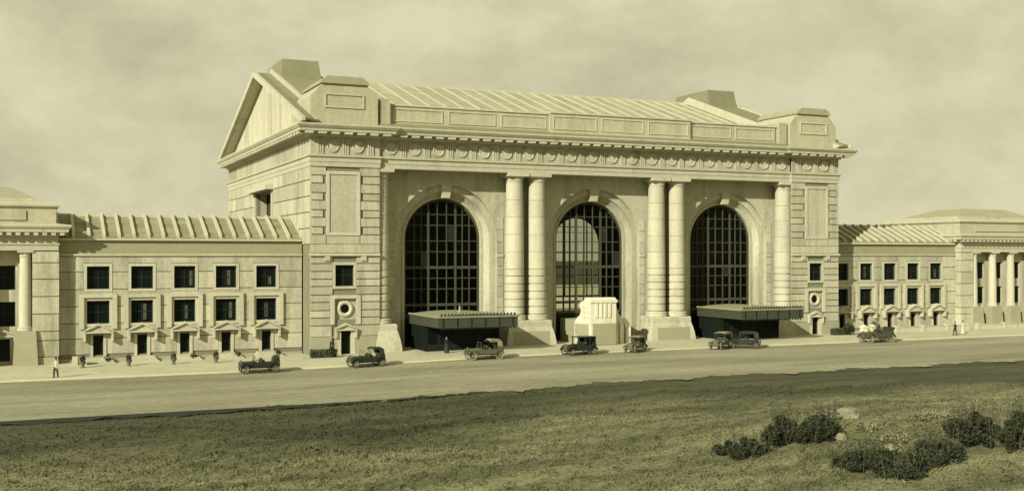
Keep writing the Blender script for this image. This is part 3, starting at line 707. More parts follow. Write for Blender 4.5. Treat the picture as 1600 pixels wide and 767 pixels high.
# ------------------------------------------------------------------ office wings
def wing(X, label, side):
    t = empty('office_wing',(X(-12.9),10,0),label,'building','two storey wings of the station')
    cs = [-4.07-4.45*i for i in range(5)]; Y = 4.0; X1 = -25.85
    holes = []
    for c in cs: holes += [(c-1.13,c+1.13,7.38,9.8),(c-1.13,c+1.13,3.7,6.15),(c-.52,c+.52,.35,2.42)]
    def S(a,q): return sorted((X(a),X(q)))
    b = MB()
    for (a,q,z0_,z1_) in wall_cells(X1,-.02,-1.2,10.9,holes): x0_,x1_ = S(a,q); b.box(x0_,x1_,Y+.1,Y+.65,z0_,z1_)
    wl = b.build('wall','stone_joint',t)
    # ashlar courses, one block per pier and course
    zs = [.45,2.15,3.75,5.55,7.35,9.2,10.85]
    edges = [-.02]+[e for c in cs for e in (c+1.42,c-1.42)]+[X1]
    for i in range(0,len(edges),2):
        for k,(z0_,z1_) in enumerate(zip(zs,zs[1:])):
            x0_,x1_ = S(edges[i+1],edges[i]); blk('stone_block','stone',wl,x0_+.01,x1_-.01,Y,Y+.13,z0_+.04,z1_-.04)
    for c in cs:
        x0_,x1_ = S(c-1.42,c+1.42)
        for z0_,z1_ in ((6.45,7.1),(10.12,10.85)): blk('stone_block','stone',wl,x0_,x1_,Y,Y+.13,z0_+.03,z1_-.03)
        for a,q in ((c-1.42,c-.85),(c+.85,c+1.42)):
            x2,x3 = S(a,q); blk('stone_block','stone',wl,x2,x3,Y,Y+.13,.5,3.4)
        # surrounds, windows
        for (z0_,z1_) in ((7.38,9.8),(3.7,6.15)):
            b = MB()
            for (a,q,p,r_) in [(c-1.41,c-1.13,z0_-.28,z1_+.3),(c+1.13,c+1.41,z0_-.28,z1_+.3),(c-1.13,c+1.13,z1_,z1_+.3),(c-1.13,c+1.13,z0_-.28,z0_)]:
                u0,u1 = S(a,q); b.box(u0,u1,Y-.05,Y+.099,p,r_)
            b.build('window_surround','stone_trim',t)
            u0,u1 = S(c-1.13,c+1.13); wn = rect_window(t,u0,u1,z0_,z1_,Y+.38,2,2)
            if random.random() < .75:
                a = c+random.uniform(-.5,.6); hz = random.uniform(.5,1.0)
                x2,x3 = S(a,a+.35); blk('curtain','curtain',wn,x2,x3,Y+.445,Y+.449,z0_+.3,z0_+(z1_-z0_)*hz-.2)
        for a,q in ((c-1.88,c-1.42),(c+1.42,c+1.88)):      # broad flat frame round the lower window
            u0,u1 = S(a,q); blk('frame_strip','stone_trim',t,u0,u1,Y-.26,Y-.002,3.15,6.46)
        u0,u1 = S(c-1.88,c+1.88); blk('frame_head','stone_trim',t,u0,u1,Y-.26,Y-.002,6.462,6.8)
        u0,u1 = S(c-.52,c+.52)
        rect_window(t,u0,u1,.35,2.42,Y+.36,1,2,name='basement_window')
        b = MB()
        for a,q in ((c-.82,c-.52),(c+.52,c+.82)): u0,u1 = S(a,q); b.box(u0,u1,Y-.08,Y+.099,.2,2.6)
        u0,u1 = S(c-.82,c+.82); b.box(u0,u1,Y-.12,Y+.099,.0,.2)
        b.build('door_surround','stone_trim',t)
        pediment(t,X(c),1.5,2.72,1.05,Y-.7,Y+.098)
    x0_,x1_ = S(X1,-.02)
    b = MB(); b.box(x0_,x1_,Y-.28,Y+.098,-1.2,-.02+.05); b.build('plinth','granite',t)
    blk('string_course','stone_trim',t,x0_,x1_,Y-.16,Y+.3,10.9,11.12)
    blk('frieze_band','band_stone',t,x0_,x1_,Y+.04,Y+.5,11.125,12.55)
    blk('gutter','stone_trim',t,x0_,x1_,Y-.32,Y+.5,12.56,12.78)
    # tiled roof with ribs
    RYa,RYb,za,zb = Y-.1,9.3,12.8,15.25
    rf_ = MB().prism([(RYa,za),(RYb,zb),(RYb+5.3,za),(RYa,za-.01)],'x',x0_,x1_).build('roof','roof_tile',t)
    n = 17; pw = (X1+.02)/n
    def strip(name,m,a,q,t0,t1,l0,th):
        u0,u1 = S(a,q); y0,y1 = RYa+(RYb-RYa)*t0,RYa+(RYb-RYa)*t1; z0_,z1_ = za+(zb-za)*t0+l0,za+(zb-za)*t1+l0
        MB().prism([(y0,z0_),(y1,z1_),(y1,z1_+th),(y0,z0_+th)],'x',u0,u1).build(name,m,rf_)
    for i in range(n):
        for k in range(5): strip('tile_course','roof_tile',pw*i-.14-.02,pw*(i+1)+.14-.02,k/5,(k+1)/5,.10-.0*k,.10) if False else strip('tile_course','roof_tile',pw*i-.16,pw*(i+1)+.12,k/5+.004,(k+1)/5-.004,.003+(.05 if k%2 else 0),.10)
    for i in range(n+1): strip('rib','roof_rib',min(pw*i+.15,-.03),max(pw*i-.15,X1+.01),0,1,.002,.44)
    blk('ridge','roof_rib',rf_,x0_,x1_,RYb-.25,RYb+.25,zb-.05,zb+.28)
    # body behind
    b = MB(); b.box(x0_,x1_,Y+1.2,22,-1.2,12.5); b.build('rear_block','stone_joint',t)
wing(lambda a: a, 'long two storey stone wing left of the tall hall', -1)
wing(lambda a: W-a, 'two storey stone wing right of the hall, partly in its shadow', 1)

# ------------------------------------------------------------------ end pavilions
def end_pavilion(X, label):
    t = empty('end_pavilion',(X(-36),12,0),label,'building','columned end pavilions')
    Y = 3.0; a0,a1 = -25.85,-46.0
    def S(a,q): return sorted((X(a),X(q)))
    bays = [-31.0,-34.8,-38.6]; holes = []
    x0_,x1_ = S(a1,a0)
    b = MB(); u0,u1 = S(-28.3,a0); b.box(u0,u1,Y+.1,22,-1.2,12.9); b.build('corner_wall','stone_joint',t)
    cw = None
    w0 = MB(); hl = []
    for c in bays: hl += [(c-1.1,c+1.1,7.4,9.9),(c-1.1,c+1.1,3.6,6.15),(c-.6,c+.6,.0,2.3)]
    for (a,q,z0_,z1_) in wall_cells(a1,-28.32,-1.2,12.0,hl): u0,u1 = S(a,q); w0.box(u0,u1,Y+1.4,Y+2.0,z0_,z1_)
    bw_ = w0.build('bay_wall','stone',t)
    for c in bays:
        for z0_,z1_ in ((7.4,9.9),(3.6,6.15),(.0,2.3)):
            k = .6 if z0_ < 1 else 1.1; u0,u1 = S(c-k,c+k); rect_window(t,u0,u1,z0_,z1_,Y+1.7,2 if k>1 else 1,2)
        pediment(t,X(c),1.15,2.5,.8,Y+1.0,Y+1.398)
    wl = MB().box(*S(-28.3,a0),Y+.02,Y+.098,-1.2,12.0).build('corner_pier','stone_joint',t)
    zs = [.45,2.15,3.1,4.9,6.7,8.5,10.2,11.4]
    for z0_,z1_ in zip(zs,zs[1:]):
        u0,u1 = S(-28.3,a0); blk('stone_block','stone',wl,u0,u1,Y-.08,Y+.018,z0_+.05,z1_-.05)
        # return facing the wing
        e = X(a0); s = 1 if X(0) < 37 else -1
        u0,u1 = sorted((e,e+.09*s)); blk('stone_block','stone',wl,u0,u1,Y-.08,Y+.95,z0_+.05,z1_-.05)
    u0,u1 = S(-28.3,a0); MB().frustum((u0-.1,u1+.1,Y-.35,Y+.02),(u0,u1,Y-.2,Y+.02),-1.2,.42).build('plinth','granite',t)
    # columns
    for cx_ in (-28.95,-32.9,-36.7,-40.6):
        x = X(cx_)
        col = MB().lathe([(.82,0),(.82,.15),(.72,.25),(.76,.35),(.66,.45)],(x,Y+.55,3.2),18).build('column','stone_trim',t,smooth=True)
        MB().lathe([(.64,0),(.63,2.5),(.58,5.2),(.53,7.1)],(x,Y+.55,3.65),18).build('shaft','stone_trim',col,smooth=True)
        MB().lathe([(.53,0),(.6,.08),(.56,.15),(.56,.3),(.72,.5)],(x,Y+.55,10.75),18).build('capital','stone_trim',col,smooth=True)
        blk('abacus','stone_trim',col,x-.78,x+.78,Y-.2,Y+1.35,11.26,11.45)
        u0,u1 = x-1.0,x+1.0
        MB().frustum((u0-.25,u1+.25,Y-.75,Y+1.39),(u0,u1,Y-.35,Y+1.39),-1.2,3.19).build('pedestal','granite',t)
    MB().box(*S(a1,-28.28),Y+.0,Y+1.95,11.46,12.95).build('entablature_core','stone',t)
    # entablature and attic
    e0 = S(a1,a0)
    path = [(e0[0],20),(e0[0],Y-.08),(e0[1],Y-.08),(e0[1],20)]
    MB().sweep(path,[(-.3,11.47),(.05,11.47),(.05,12.0),(.16,12.05),(.16,12.2),(.02,12.22),(.02,12.96),(-.3,12.96)]).build('architrave','stone_trim',t)
    co = MB().sweep(path,[(-.3,12.97),(.2,12.97),(.25,13.3),(1.0,13.35),(1.02,13.6),(1.25,13.9),(1.25,14.1),(-.3,14.3)]).build('cornice','stone_trim',t)
    n = 26
    for i in range(n):
        x = e0[0]-.8+(e0[1]-e0[0]+1.6)*(i+.5)/n; blk('modillion','stone_trim',co,x-.22,x+.22,Y-1.0,Y-.33,13.02,13.33)
    for i in range(6):
        for e,s in ((e0[0],-1),(e0[1],1)):
            y = Y+.3+i*.8; u0,u1 = sorted((e+s*.25,e+s*.92)); blk('modillion','stone_trim',co,u0,u1,y-.22,y+.22,13.02,13.33)
    at = MB().box(e0[0]+.15,e0[1]-.15,Y+.35,20,14.0,16.1).build('attic_wall','attic_stone',t)
    MB().sweep([(e0[0]+.15,20),(e0[0]+.15,Y+.35),(e0[1]-.15,Y+.35),(e0[1]-.15,20)],[(-.4,15.85),(.1,15.85),(.3,16.05),(.3,16.3),(-.4,16.5)]).build('coping','stone_trim',at)
    u0,u1 = S(a1,-28.6)
    blk('attic_panel','attic_stone',at,u0+.5,u1-.3,Y+.22,Y+.348,14.6,15.6)
    u0,u1 = S(a1+3,a0-.9)
    MB().frustum((e0[0]+1.2,e0[1]-1.2,Y+1.6,19.5),(e0[0]+6.5,e0[1]-4.5,Y+6,14),16.45,18.3).build('roof','cap_lead',t)
    MB().frustum((e0[0]+.9,e0[1]-.9,Y+1.3,19.8),(e0[0]+1.1,e0[1]-1.1,Y+1.5,19.6),16.35,16.9).build('roof_kerb','attic_stone',t)
end_pavilion(lambda a: a, 'columned pavilion at the far left end, cut by the picture edge')
end_pavilion(lambda a: W-a, 'columned pavilion at the far right end beyond the small wing')

# ------------------------------------------------------------------ forecourt: low walls, planters, hedges
def low_wall(x0_,x1_,y,h,label,posts):
    t = empty('low_wall',((x0_+x1_)/2,y,gz((x0_+x1_)/2)),label,'wall')
    z = min(gz(x0_),gz(x1_))
    blk('wall_run','stone_trim',t,x0_,x1_,y,y+.35,z-.2,z+h)
    blk('coping','stone_trim',t,x0_-.03,x1_+.03,y-.06,y+.41,z+h+.002,z+h+.1)
    for p in posts: blk('pier','stone_trim',t,p-.25,p+.25,y-.12,y+.47,z-.1,z+h+.28)
for i in range(5):
    c = -4.07-4.45*i
    nm = ['nearest the tall hall','second from the tall hall','in the middle of the row','second from the left pavilion','nearest the left pavilion'][i]
    t = empty('window_steps',(c,2.6,gz(c)),'low stone steps under the left wing window '+nm,'steps','stone steps along the left wing')
    for k in range(3): blk('step','stone_trim',t,c-1.5+.15*k,c+1.5-.15*k,1.4+.5*k,3.70,gz(c)+.1+.18*k+(.002 if k else 0),gz(c)+.28+.18*k)
low_wall(-24.4,-23.2,.6,.75,'short low stone wall beside the left pavilion',[-24.3])
low_wall(83,97,-1.5,.8,'low pale garden wall before the right wing',[83.2,88,92.6,96.8])
low_wall(98.5,116,-1.5,.8,'low pale wall before the right end pavilion',[98.7,104,110])
def leaves(n, blobs, size, seed, up=.3):
    r = random.Random(seed); b = MB(); tot = sum(q[3]*q[4] for q in blobs)
    for (cx_,cy_,cz_,rx,rz) in blobs:
        for _ in range(int(n*rx*rz/tot)):
            while 1:
                p = Vector((r.uniform(-1,1),r.uniform(-1,1),r.uniform(-.9,1)))
                if .25 < p.length < 1: break
            p = p*(.72+.28*r.random())/max(p.length,.6)*min(1,p.length+.25)
            c = Vector((cx_+p.x*rx,cy_+p.y*rx,cz_+p.z*rz)); s = size*r.uniform(.5,1.3)
            d = Vector((r.gauss(0,1),r.gauss(0,1),r.gauss(0,1)+up)).normalized(); u = d.cross(Vector((r.gauss(0,1),r.gauss(0,1),r.gauss(0,1)))).normalized()
            b.add([c-u*s*.4, c+d*s*.5, c+u*s*.4, c-d*s*.5],[(0,1,2,3)])
    return b
def shrub(name, x, y, z, blobs, n, size, m, label, cat, group=None, seed=1, stems=4):
    t = empty(name,(x,y,z),label,cat,group); r = random.Random(seed+99); b = MB()
    for k in range(stems):
        q = blobs[k%len(blobs)]; b.tube([(x+r.uniform(-.1,.1)*q[3],y+r.uniform(-.1,.1)*q[3],z-.1),(x+q[0]*.5+r.uniform(-.2,.2),y+q[1]*.5,z+q[2]*.6),(x+q[0],y+q[1],z+q[2]+q[4]*.4)],[.05*q[3]+.015,.03*q[3]+.01,.008],5)
    b.build('stem','bark',t)
    leaves(n,[(x+q[0],y+q[1],z+q[2],q[3],q[4]) for q in blobs],size,seed).build('foliage',m,t,fix=False)
    return t
pls = [(-23.7,'leftmost clipped shrub in a dark urn before the left wing'),(-19.3,'second clipped shrub in a dark urn from the left pavilion'),(-14.9,'third clipped shrub in a dark urn before the left wing'),(-10.6,'clipped shrub in a dark urn nearest the dark parked car')]
for i,(x,l) in enumerate(pls):
    z = gz(x)+.13; y = -2.2
    t = empty('urn_planter',(x,y,z),l,'planter','urn planters before the left wing')
    MB().lathe([(.24,0),(.24,.08),(.12,.16),(.14,.22),(.33,.5),(.36,.58),(.31,.6)],(x,y,z),14).build('urn','terracotta',t,smooth=True)
    leaves(260,[(x,y,z+.85,.30,.36)],.13,20+i).build('shrub','leaf_dark',t,fix=False)
for i,x in enumerate((-21.1,-12.3,-7.6,-3.2)):
    shrub('small_shrub',x,2.0,gz(x)+.13,[(0,0,.45,.32,.35),(.2,.1,.3,.25,.25)],220,.14,'leaf_dark',['small dark shrub beside the steps nearest the left pavilion','small dark shrub between the second and third wing steps','small dark shrub between the third and fourth wing steps','small dark shrub beside the steps nearest the tall hall'][i],'shrub','small shrubs along the left wing',40+i,3)
def hedge(x0_,x1_,y0,y1,h,label,seed):
    x=(x0_+x1_)/2; t = empty('clipped_hedge',(x,y0,gz(x)+.1),label,'hedge'); r = random.Random(seed); b = MB()
    z = gz(x)+.1
    for _ in range(900):
        f = r.random(); p = [r.uniform(x0_,x1_),r.uniform(y0,y1),z+r.uniform(.05,h)]
        k = r.randrange(3)
        if k==0: p[1] = y0+r.uniform(-.04,.08)
        elif k==1: p[2] = z+h+r.uniform(-.08,.06)
        else: p[0] = x0_+r.uniform(-.04,.1)
        c = Vector(p); s=.12*r.uniform(.6,1.3); d=Vector((r.gauss(0,1),r.gauss(0,1),r.gauss(0,1))).normalized(); u=d.cross(Vector((r.gauss(0,1),r.gauss(0,1),r.gauss(0,1)))).normalized()
        b.add([c-u*s*.5,c+d*s*.6,c+u*s*.5,c-d*s*.6],[(0,1,2,3)])
    b.build('foliage','leaf_hedge',t,fix=False)
    MB().box(x0_+.1,x1_-.1,y0+.1,y1-.1,z-.05,z+h-.1).build('inner_twigs','leaf_hedge',t)
hedge(-.4,2.4,-2.6,-1.4,.85,'low clipped hedge at the near corner of the hall',5)
shrub('pointed_shrub',1.7,-2.9,gz(1)+.1,[(0,0,.7,.45,.6),(0,0,1.4,.28,.5),(.1,0,1.9,.15,.4)],600,.16,'leaf_dark','dark pointed shrub behind the hedge at the hall corner','shrub',None,61)
hedge(71.5,74.3,-2.4,-1.4,.9,'low clipped hedge at the right corner of the hall',6)
shrub('rounded_shrub',73.6,-2.6,.13,[(0,0,.9,.75,.8),(.7,.2,.7,.5,.6)],700,.18,'leaf_dark','rounded dark shrub at the right corner of the hall','shrub',None,62)
shrub('bushy_shrub',79.3,-1.5,.13,[(0,0,.9,.7,.9),(-.5,0,.6,.5,.5)],600,.18,'leaf_dark','bushy dark shrub before the shaded end of the right wing','shrub',None,63)
for i,(x,y) in enumerate(((75.7,-3.2),(77.2,-3.2))):
    t = empty('gate_pier',(x,y,.13),['white gate pier beside the hall corner shrub','white gate pier nearer the right wing'][i],'pier','white gate piers')
    blk('shaft','white_stone',t,x-.35,x+.35,y-.35,y+.35,.1,1.15); MB().frustum((x-.45,x+.45,y-.45,y+.45),(x-.1,x+.1,y-.1,y+.1),1.16,1.5).build('cap','white_stone',t)

# ------------------------------------------------------------------ motor cars
def car(x, y, rz, label, style='open', paint='paint_black', s=1.0, tyre='rubber'):
    zroot = gz(x)+.004
    t = empty('motor_car',(x,y,zroot),label,'car','old motor cars along the kerb',rz); t.scale = (s,s,s)
    def B(mb,name,m,par=t,smooth=False,fix=True): return mb.build(name,m,par,smooth,fix,local=True)
    WB, TR, WR = 1.38, .70, .42
    # chassis and body
    b = MB(); b.box(-1.85,1.75,-.38,-.30,.45,.55); b.box(-1.85,1.75,.30,.38,.45,.55); b.box(-1.40,-1.32,-.7,.7,.39,.45); b.box(1.34,1.42,-.7,.7,.39,.45)
    B(b,'chassis','iron')
    b = MB(); low = [(.55,.56),(.55,1.12),(.42,1.16),(.40,.98),(-.28,.98),(-.33,1.2),(-.45,1.22),(-.5,1.0),(-1.28,1.0),(-1.36,1.30),(-1.62,1.32),(-1.74,1.15),(-1.72,.56)]
    b.prism(low,'y',-.66,.66)
    body = B(b,'body',paint)
    for sy in (-1,1):
        for x0_,x1_ in ((-.25,.35),(-1.25,-.55)):
            q = MB().box(x0_,x1_,sy*.661,sy*.672,.62,.96); dr = B(q,'door',paint,body); B(MB().box(x1_-.14,x1_-.06,sy*.673,sy*.70,.86,.885),'handle','brass',dr)
    b = MB(); b.prism([(-.42,.56),(-.46,.92),(-.34,1.08),(0,1.13),(.34,1.08),(.46,.92),(.42,.56)],'x',.56,1.62); B(b,'bonnet',paint)
    b = MB(); b.prism([(-.42,.50),(-.46,.94),(-.36,1.12),(0,1.17),(.36,1.12),(.46,.94),(.42,.50)],'x',1.63,1.76); rdt = B(b,'radiator','brass')
    B(MB().lathe([(.06,0),(.06,.06),(.02,.1)],(1.70,0,1.17),8),'cap','brass',rdt)
    for sx,nm in ((.2,'front'),(-.98,'rear')):
        b = MB().box(sx-.3,sx+.22,-.58,.58,.78,.97); b.prism([(sx-.34,.9),(sx-.22,.9),(sx-.36,1.38),(sx-.46,1.38)],'y',-.58,.58); B(b,'seat','leather')
    ws = MB(); ws.tube([(.52,-.6,1.12),(.46,-.6,1.68)],.02,5); ws.tube([(.52,.6,1.12),(.46,.6,1.68)],.02,5); ws.tube([(.46,-.6,1.68),(.46,.6,1.68)],.02,5); ws.tube([(.49,-.6,1.4),(.49,.6,1.4)],.015,5)
    wo = B(ws,'windscreen','brass'); B(MB().add([(.52,-.58,1.14),(.52,.58,1.14),(.465,.58,1.66),(.465,-.58,1.66)],[(0,1,2,3)]),'glass','glass_clear',wo,fix=False)
    sw_ = MB(); sw_.tube([(.5,.3,.95),(.2,.3,1.22)],.018,5); sw_.ring((.2,.3,1.23),.19,.016,'z',14,5); B(sw_,'steering_wheel','iron')
    for sy in (-1,1):
        for cx_,nm in ((WB,'f'),(-WB,'r')):
            b = MB(); n=9; R=WR+.09; pts=[]
            for i in range(n+1):
                a = radians(165-150*i/n) if cx_>0 else radians(15+150*i/n)
                pts.append((cx_+R*cos(a),WR+R*sin(a)))
            for p,q in zip(pts,pts[1:]):
                b.add([(p[0],sy*.58,p[1]),(p[0],sy*.86,p[1]),(q[0],sy*.86,q[1]),(q[0],sy*.58,q[1]),(p[0],sy*.58,p[1]-.03),(p[0],sy*.86,p[1]-.03),(q[0],sy*.86,q[1]-.03),(q[0],sy*.58,q[1]-.03)],[(0,1,2,3),(4,7,6,5),(0,4,5,1),(3,2,6,7),(1,5,6,2),(0,3,7,4)])
            B(b,'mudguard',paint)
            wh = MB().lathe([(.07,-.07),(.08,0),(.07,.07)],(cx_,sy*TR,WR),10,'y')
            for k in range(10):
                a = 2*pi*k/10; wh.tube([(cx_+.05*cos(a),sy*TR,WR+.05*sin(a)),(cx_+.34*cos(a),sy*TR,WR+.34*sin(a))],.02,4)
            wo = B(wh,'wheel','spoke_wood'); B(MB().ring((cx_,sy*TR,WR),.375,.05,'y',24,6),'tyre',tyre,wo,True); B(MB().ring((cx_,sy*TR,WR),.325,.025,'y',20,5),'rim','spoke_wood',wo,True)
        B(MB().box(-.92,.92,sy*.68,sy*.88,.38,.42),'running_board','iron')
        hl = B(MB().lathe([(.0,-.16),(.09,-.13),(.13,0),(.12,.04)],(1.84,sy*.36,.95),12,'x'),'headlight','brass',t,True)
        B(MB().tube([(1.76,sy*.36,.6),(1.80,sy*.36,.84)],.02,5),'bracket','iron',hl)
    if style in ('hood','half'):
        x1_ = .52 if style=='hood' else -.35
        prof = [(-1.72,1.30),(-1.66,1.80),(-1.45,1.93),(-.6,1.98),(x1_-.1,1.93),(x1_,1.86)]
        b = MB(); n=len(prof); vs_=[]
        for yy,dz in ((-.70,-.05),(-.5,.02),(0,.05),(.5,.02),(.70,-.05)): vs_ += [(p[0],yy,p[1]+dz) for p in prof]
        b.add(vs_,[(j*n+i,j*n+i+1,(j+1)*n+i+1,(j+1)*n+i) for j in range(4) for i in range(n-1)])
        b.add([(p[0],p[1]*1,q) for p,q in []],[])
        for sy in (-.70,.70):
            b.add([(-1.72,sy,1.30),(-1.66,sy,1.75),(-1.45,sy,1.88),(-1.15,sy,1.9),(-1.2,sy,1.3)],[(0,1,2,3,4)])
            b.add([(-1.45,sy,1.88),(x1_,sy,1.82),(x1_,sy,1.72),(-1.2,sy,1.76)],[(0,1,2,3)])
        hd = B(b,'hood','canvas_pale' if paint=='paint_grey' else 'canvas',t,False,False)
        for sy in (-.69,.69):
            for xt in (x1_-.03, -.5): B(MB().tube([(-.5 if style=='hood' else -.9,sy,1.1),(xt,sy,1.88)],.018,5),'hood_stay','iron',hd)
    elif style=='open':
        b = MB()
        for k in range(3): b.prism([(-1.62-.05*k,1.28+.09*k),(-1.30-.1*k,1.34+.1*k),(-1.32-.1*k,1.42+.1*k),(-1.86-.03*k,1.37+.09*k)],'y',-.70,.70)
        B(b,'folded_hood','canvas')
    elif style=='closed':
        b = MB()
        for x0_ in (-1.62,-.95,-.3,.42):
            for sy in (-1,1): b.box(x0_-.05,x0_+.05,sy*.64-.03,sy*.64+.03,1.0,1.85)
        b.box(-1.72,.62,-.70,.70,1.851,1.93); b.box(-1.68,-1.62,-.66,.66,1.3,1.849)
        cb = B(b,'cabin',paint)
        for a,q in ((-1.57,-1.0),(-.9,-.35)):
            for sy in (-1,1): B(MB().box(a,q,sy*.64-.006,sy*.64+.006,1.32,1.84),'pane','glass_dark',cb)
    B(MB().ring((-1.88,0,.92),.36,.06,'x',22,6),'spare_wheel',tyre,t,True)
    return t
P = pi
car(-8.2,-12.9,P-.02,'dark open touring car with folded hood beside the left wing','open','paint_black',1.02)
car(2.6,-12.9,P+.10,'dark motor car parked before the near corner of the hall','half','paint_black',1.0)
car(15.6,-12.7,P-.05,'grey car with raised pale hood before the left canopy','half','paint_grey',1.08,'tyre_pale')
car(26.9,-12.9,P+.12,'tall black closed car before the white vestibule','closed','paint_black',1.05)
car(34.3,-12.5,P+.62,'small grey car turned towards the road beside the vestibule','hood','paint_grey',.92,'tyre_pale')
car(45.6,-13.0,P+.55,'olive car with pale hood, left of two before the right canopy','hood','paint_grey',1.0,'tyre_pale')
car(48.6,-13.3,P-.62,'dark hooded car, right of two before the right canopy','hood','paint_black',1.0)
car(69.2,-12.8,P-.04,'long dark open car before the right wing','open','paint_olive',1.2,'tyre_pale')

# ------------------------------------------------------------------ people
def person(x, y, rz, label, top, bottom, hat, skirt=False, pose=0):
    z = gz(x)+(.13 if y > KERB_Y else .004)
    t = empty('person',(x,y,z),label,'person',None,rz)
    J = {}; 
    V = [((0,0,.95),(.15,.11)),((0,0,1.12),(.14,.10)),((0,0,1.30),(.17,.11)),((0,0,1.44),(.11,.08)),((0,.01,1.52),(.055,.055)),((0,.03,1.62),(.085,.10)),((0,.02,1.73),(.075,.09))]
    Ed = [(0,1),(1,2),(2,3),(3,4),(4,5),(5,6)]
    def addv(p, r, par): V.append((p,(r,r) if isinstance(r,(int,float)) else r)); Ed.append((par,len(V)-1)); return len(V)-1
    for s in (-1,1):
        st = .10*s*pose
        h = addv((.10*s,0,.90),.095,0); k = addv((.11*s,.04+st,.50),.062,h); a = addv((.11*s,st*1.6,.10),.042,k); addv((.13*s,.17+st*1.6,.045),.035,a)
        sh = addv((.20*s,0,1.40),.062,3); el = addv((.25*s,-.03,1.13),.045,sh); wr = addv((.24*s,.09-st*.6,.90),.030,el)
        pm = addv((.235*s,.11-st*.6,.83),.034,wr)
        for k,(dx,ln) in enumerate(((-.026,.075),(-.009,.088),(.009,.084),(.026,.066))):
            m1 = addv((.235*s,.115+dx-st*.6,.80-ln*.4),.010,pm); addv((.228*s,.118+dx-st*.6,.80-ln),.008,m1)
        th = addv((.215*s,.155-st*.6,.83),.011,pm); addv((.21*s,.17-st*.6,.79),.009,th)
    me = bpy.data.meshes.new('person_body'); me.from_pydata([v_[0] for v_ in V],Ed,[]); me.materials.append(MATS[top])
    body = bpy.data.objects.new('body',me); COL.objects.link(body); body.parent = t; WP[body.name]=Vector((0,0,0))
    md = body.modifiers.new('skin','SKIN'); me.skin_vertices[0].data[0].use_root = True
    for i,v_ in enumerate(V): me.skin_vertices[0].data[i].radius = v_[1]
    sb = body.modifiers.new('sub','SUBSURF'); sb.levels = 1; sb.render_levels = 1
    def B(mb,nm,m,sm=True): return mb.build(nm,m,t,sm,True,local=True)
    B(MB().lathe([(.0,-.0),(.078,.02),(.098,.08),(.095,.15),(.06,.21),(0,.23)],(0,.035,1.55),14),'head','skin')
    f = MB(); f.box(-.012,.012,.128,.155,1.635,1.67)
    for s in (-1,1): f.lathe([(.0,-.01),(.014,0),(.0,.01)],(.035*s,.128,1.675),6,'y'); f.lathe([(.0,-.02),(.02,0),(0,.02)],(.098*s,.03,1.65),6)
    f.box(-.025,.025,.122,.133,1.602,1.612); B(f,'face','skin',False)
    if skirt: B(MB().lathe([(.30,.06),(.27,.3),(.21,.65),(.165,.95),(.15,1.04)],(0,.02,0),16),'skirt',bottom)
    else:
        for s in (-1,1):
            st = .10*s*pose
            B(MB().tube([(.09*s,0,.98),(.10*s,.01,.88),(.11*s,.04+st,.50),(.11*s,st*1.6,.09)],[.12,.118,.085,.072],10),'trouser_leg',bottom)
    if hat: B(MB().lathe([(.18,0),(.18,.015),(.105,.02),(.10,.12),(.06,.14),(0,.145)],(0,.03,1.73),16),'hat',hat)
    else: B(MB().lathe([(.1,0),(.106,.05),(.07,.11),(0,.13)],(0,.02,1.66),14),'hair','cloth_dark')
    for s in (-1,1): B(MB().box(.11*s-.045,.11*s+.045,-.07+.16*s*pose,.20+.16*s*pose,0,.075),'shoe','cloth_dark')
person(-26.4,-10.6,radians(150),'person in a pale shirt, dark trousers and hat on the left pavement','cloth_pale','cloth_dark','cloth_dark',False,1)
person(14.2,-5.2,radians(20),'person in a long dark skirt standing before the left canopy','cloth_dark','cloth_dark','cloth_dark',True,0)
person(86.6,-8.8,radians(80),'person in a dark suit and hat on the pavement before the right wing','cloth_dark','cloth_dark','cloth_dark',False,1)
person(89.2,-7.6,radians(-100),'person in a pale coat walking near the right end pavilion','cloth_pale','cloth_pale','cloth_dark',True,0)

# ------------------------------------------------------------------ foreground scrub and grass
def at_frame(px, py, z=0):
    """a spot on the ground seen at a photograph position (used once, to lay out the scrub)"""
    f=1715; F=(sin(YAW),cos(YAW)); R=(cos(YAW),-sin(YAW)); s=(z-10.955)/((399-py)/f); tt=(px-800)/f
    return (-29.235+s*(F[0]+tt*R[0]), -120.546+s*(F[1]+tt*R[1]))
def blobs(seed, n, spread, r0, r1, hz):
    q = random.Random(seed); o_ = []
    for k in range(n):
        d = q.uniform(0,1)**.7*spread; a = q.uniform(0,2*pi); rr = q.uniform(r0,r1)
        o_.append((d*cos(a), d*sin(a)*.6, hz*q.uniform(.25,1)*(1-.5*d/spread), rr, rr*q.uniform(.7,1.1)))
    return o_
BUSH = [((1165,688),'low dark bush left of the ragged peaked bush',1.9,.8),
        ((1226,682),'ragged dark bush with a peaked top left of the boulders',1.3,1.6),((1280,684),'ragged dark bush between the pale boulders',1.2,1.6),
        ((1335,710),'low dark bush below the largest boulder',1.8,.9),((1400,716),'spreading low dark bush in the middle of the foreground scrub',2.0,.8),
        ((1462,703),'dark bush left of the tallest foreground bush',1.8,1.2),((1515,690),'tallest dark bush in the foreground at the right',1.7,1.9),((1368,706),'small dark bush filling the gap right of the largest boulder',1.5,.7),((1435,708),'small dark bush among the dry weeds left of the tallest bush',1.5,.7),((1590,693),'dark bush cut by the right picture edge',1.8,2.0)]
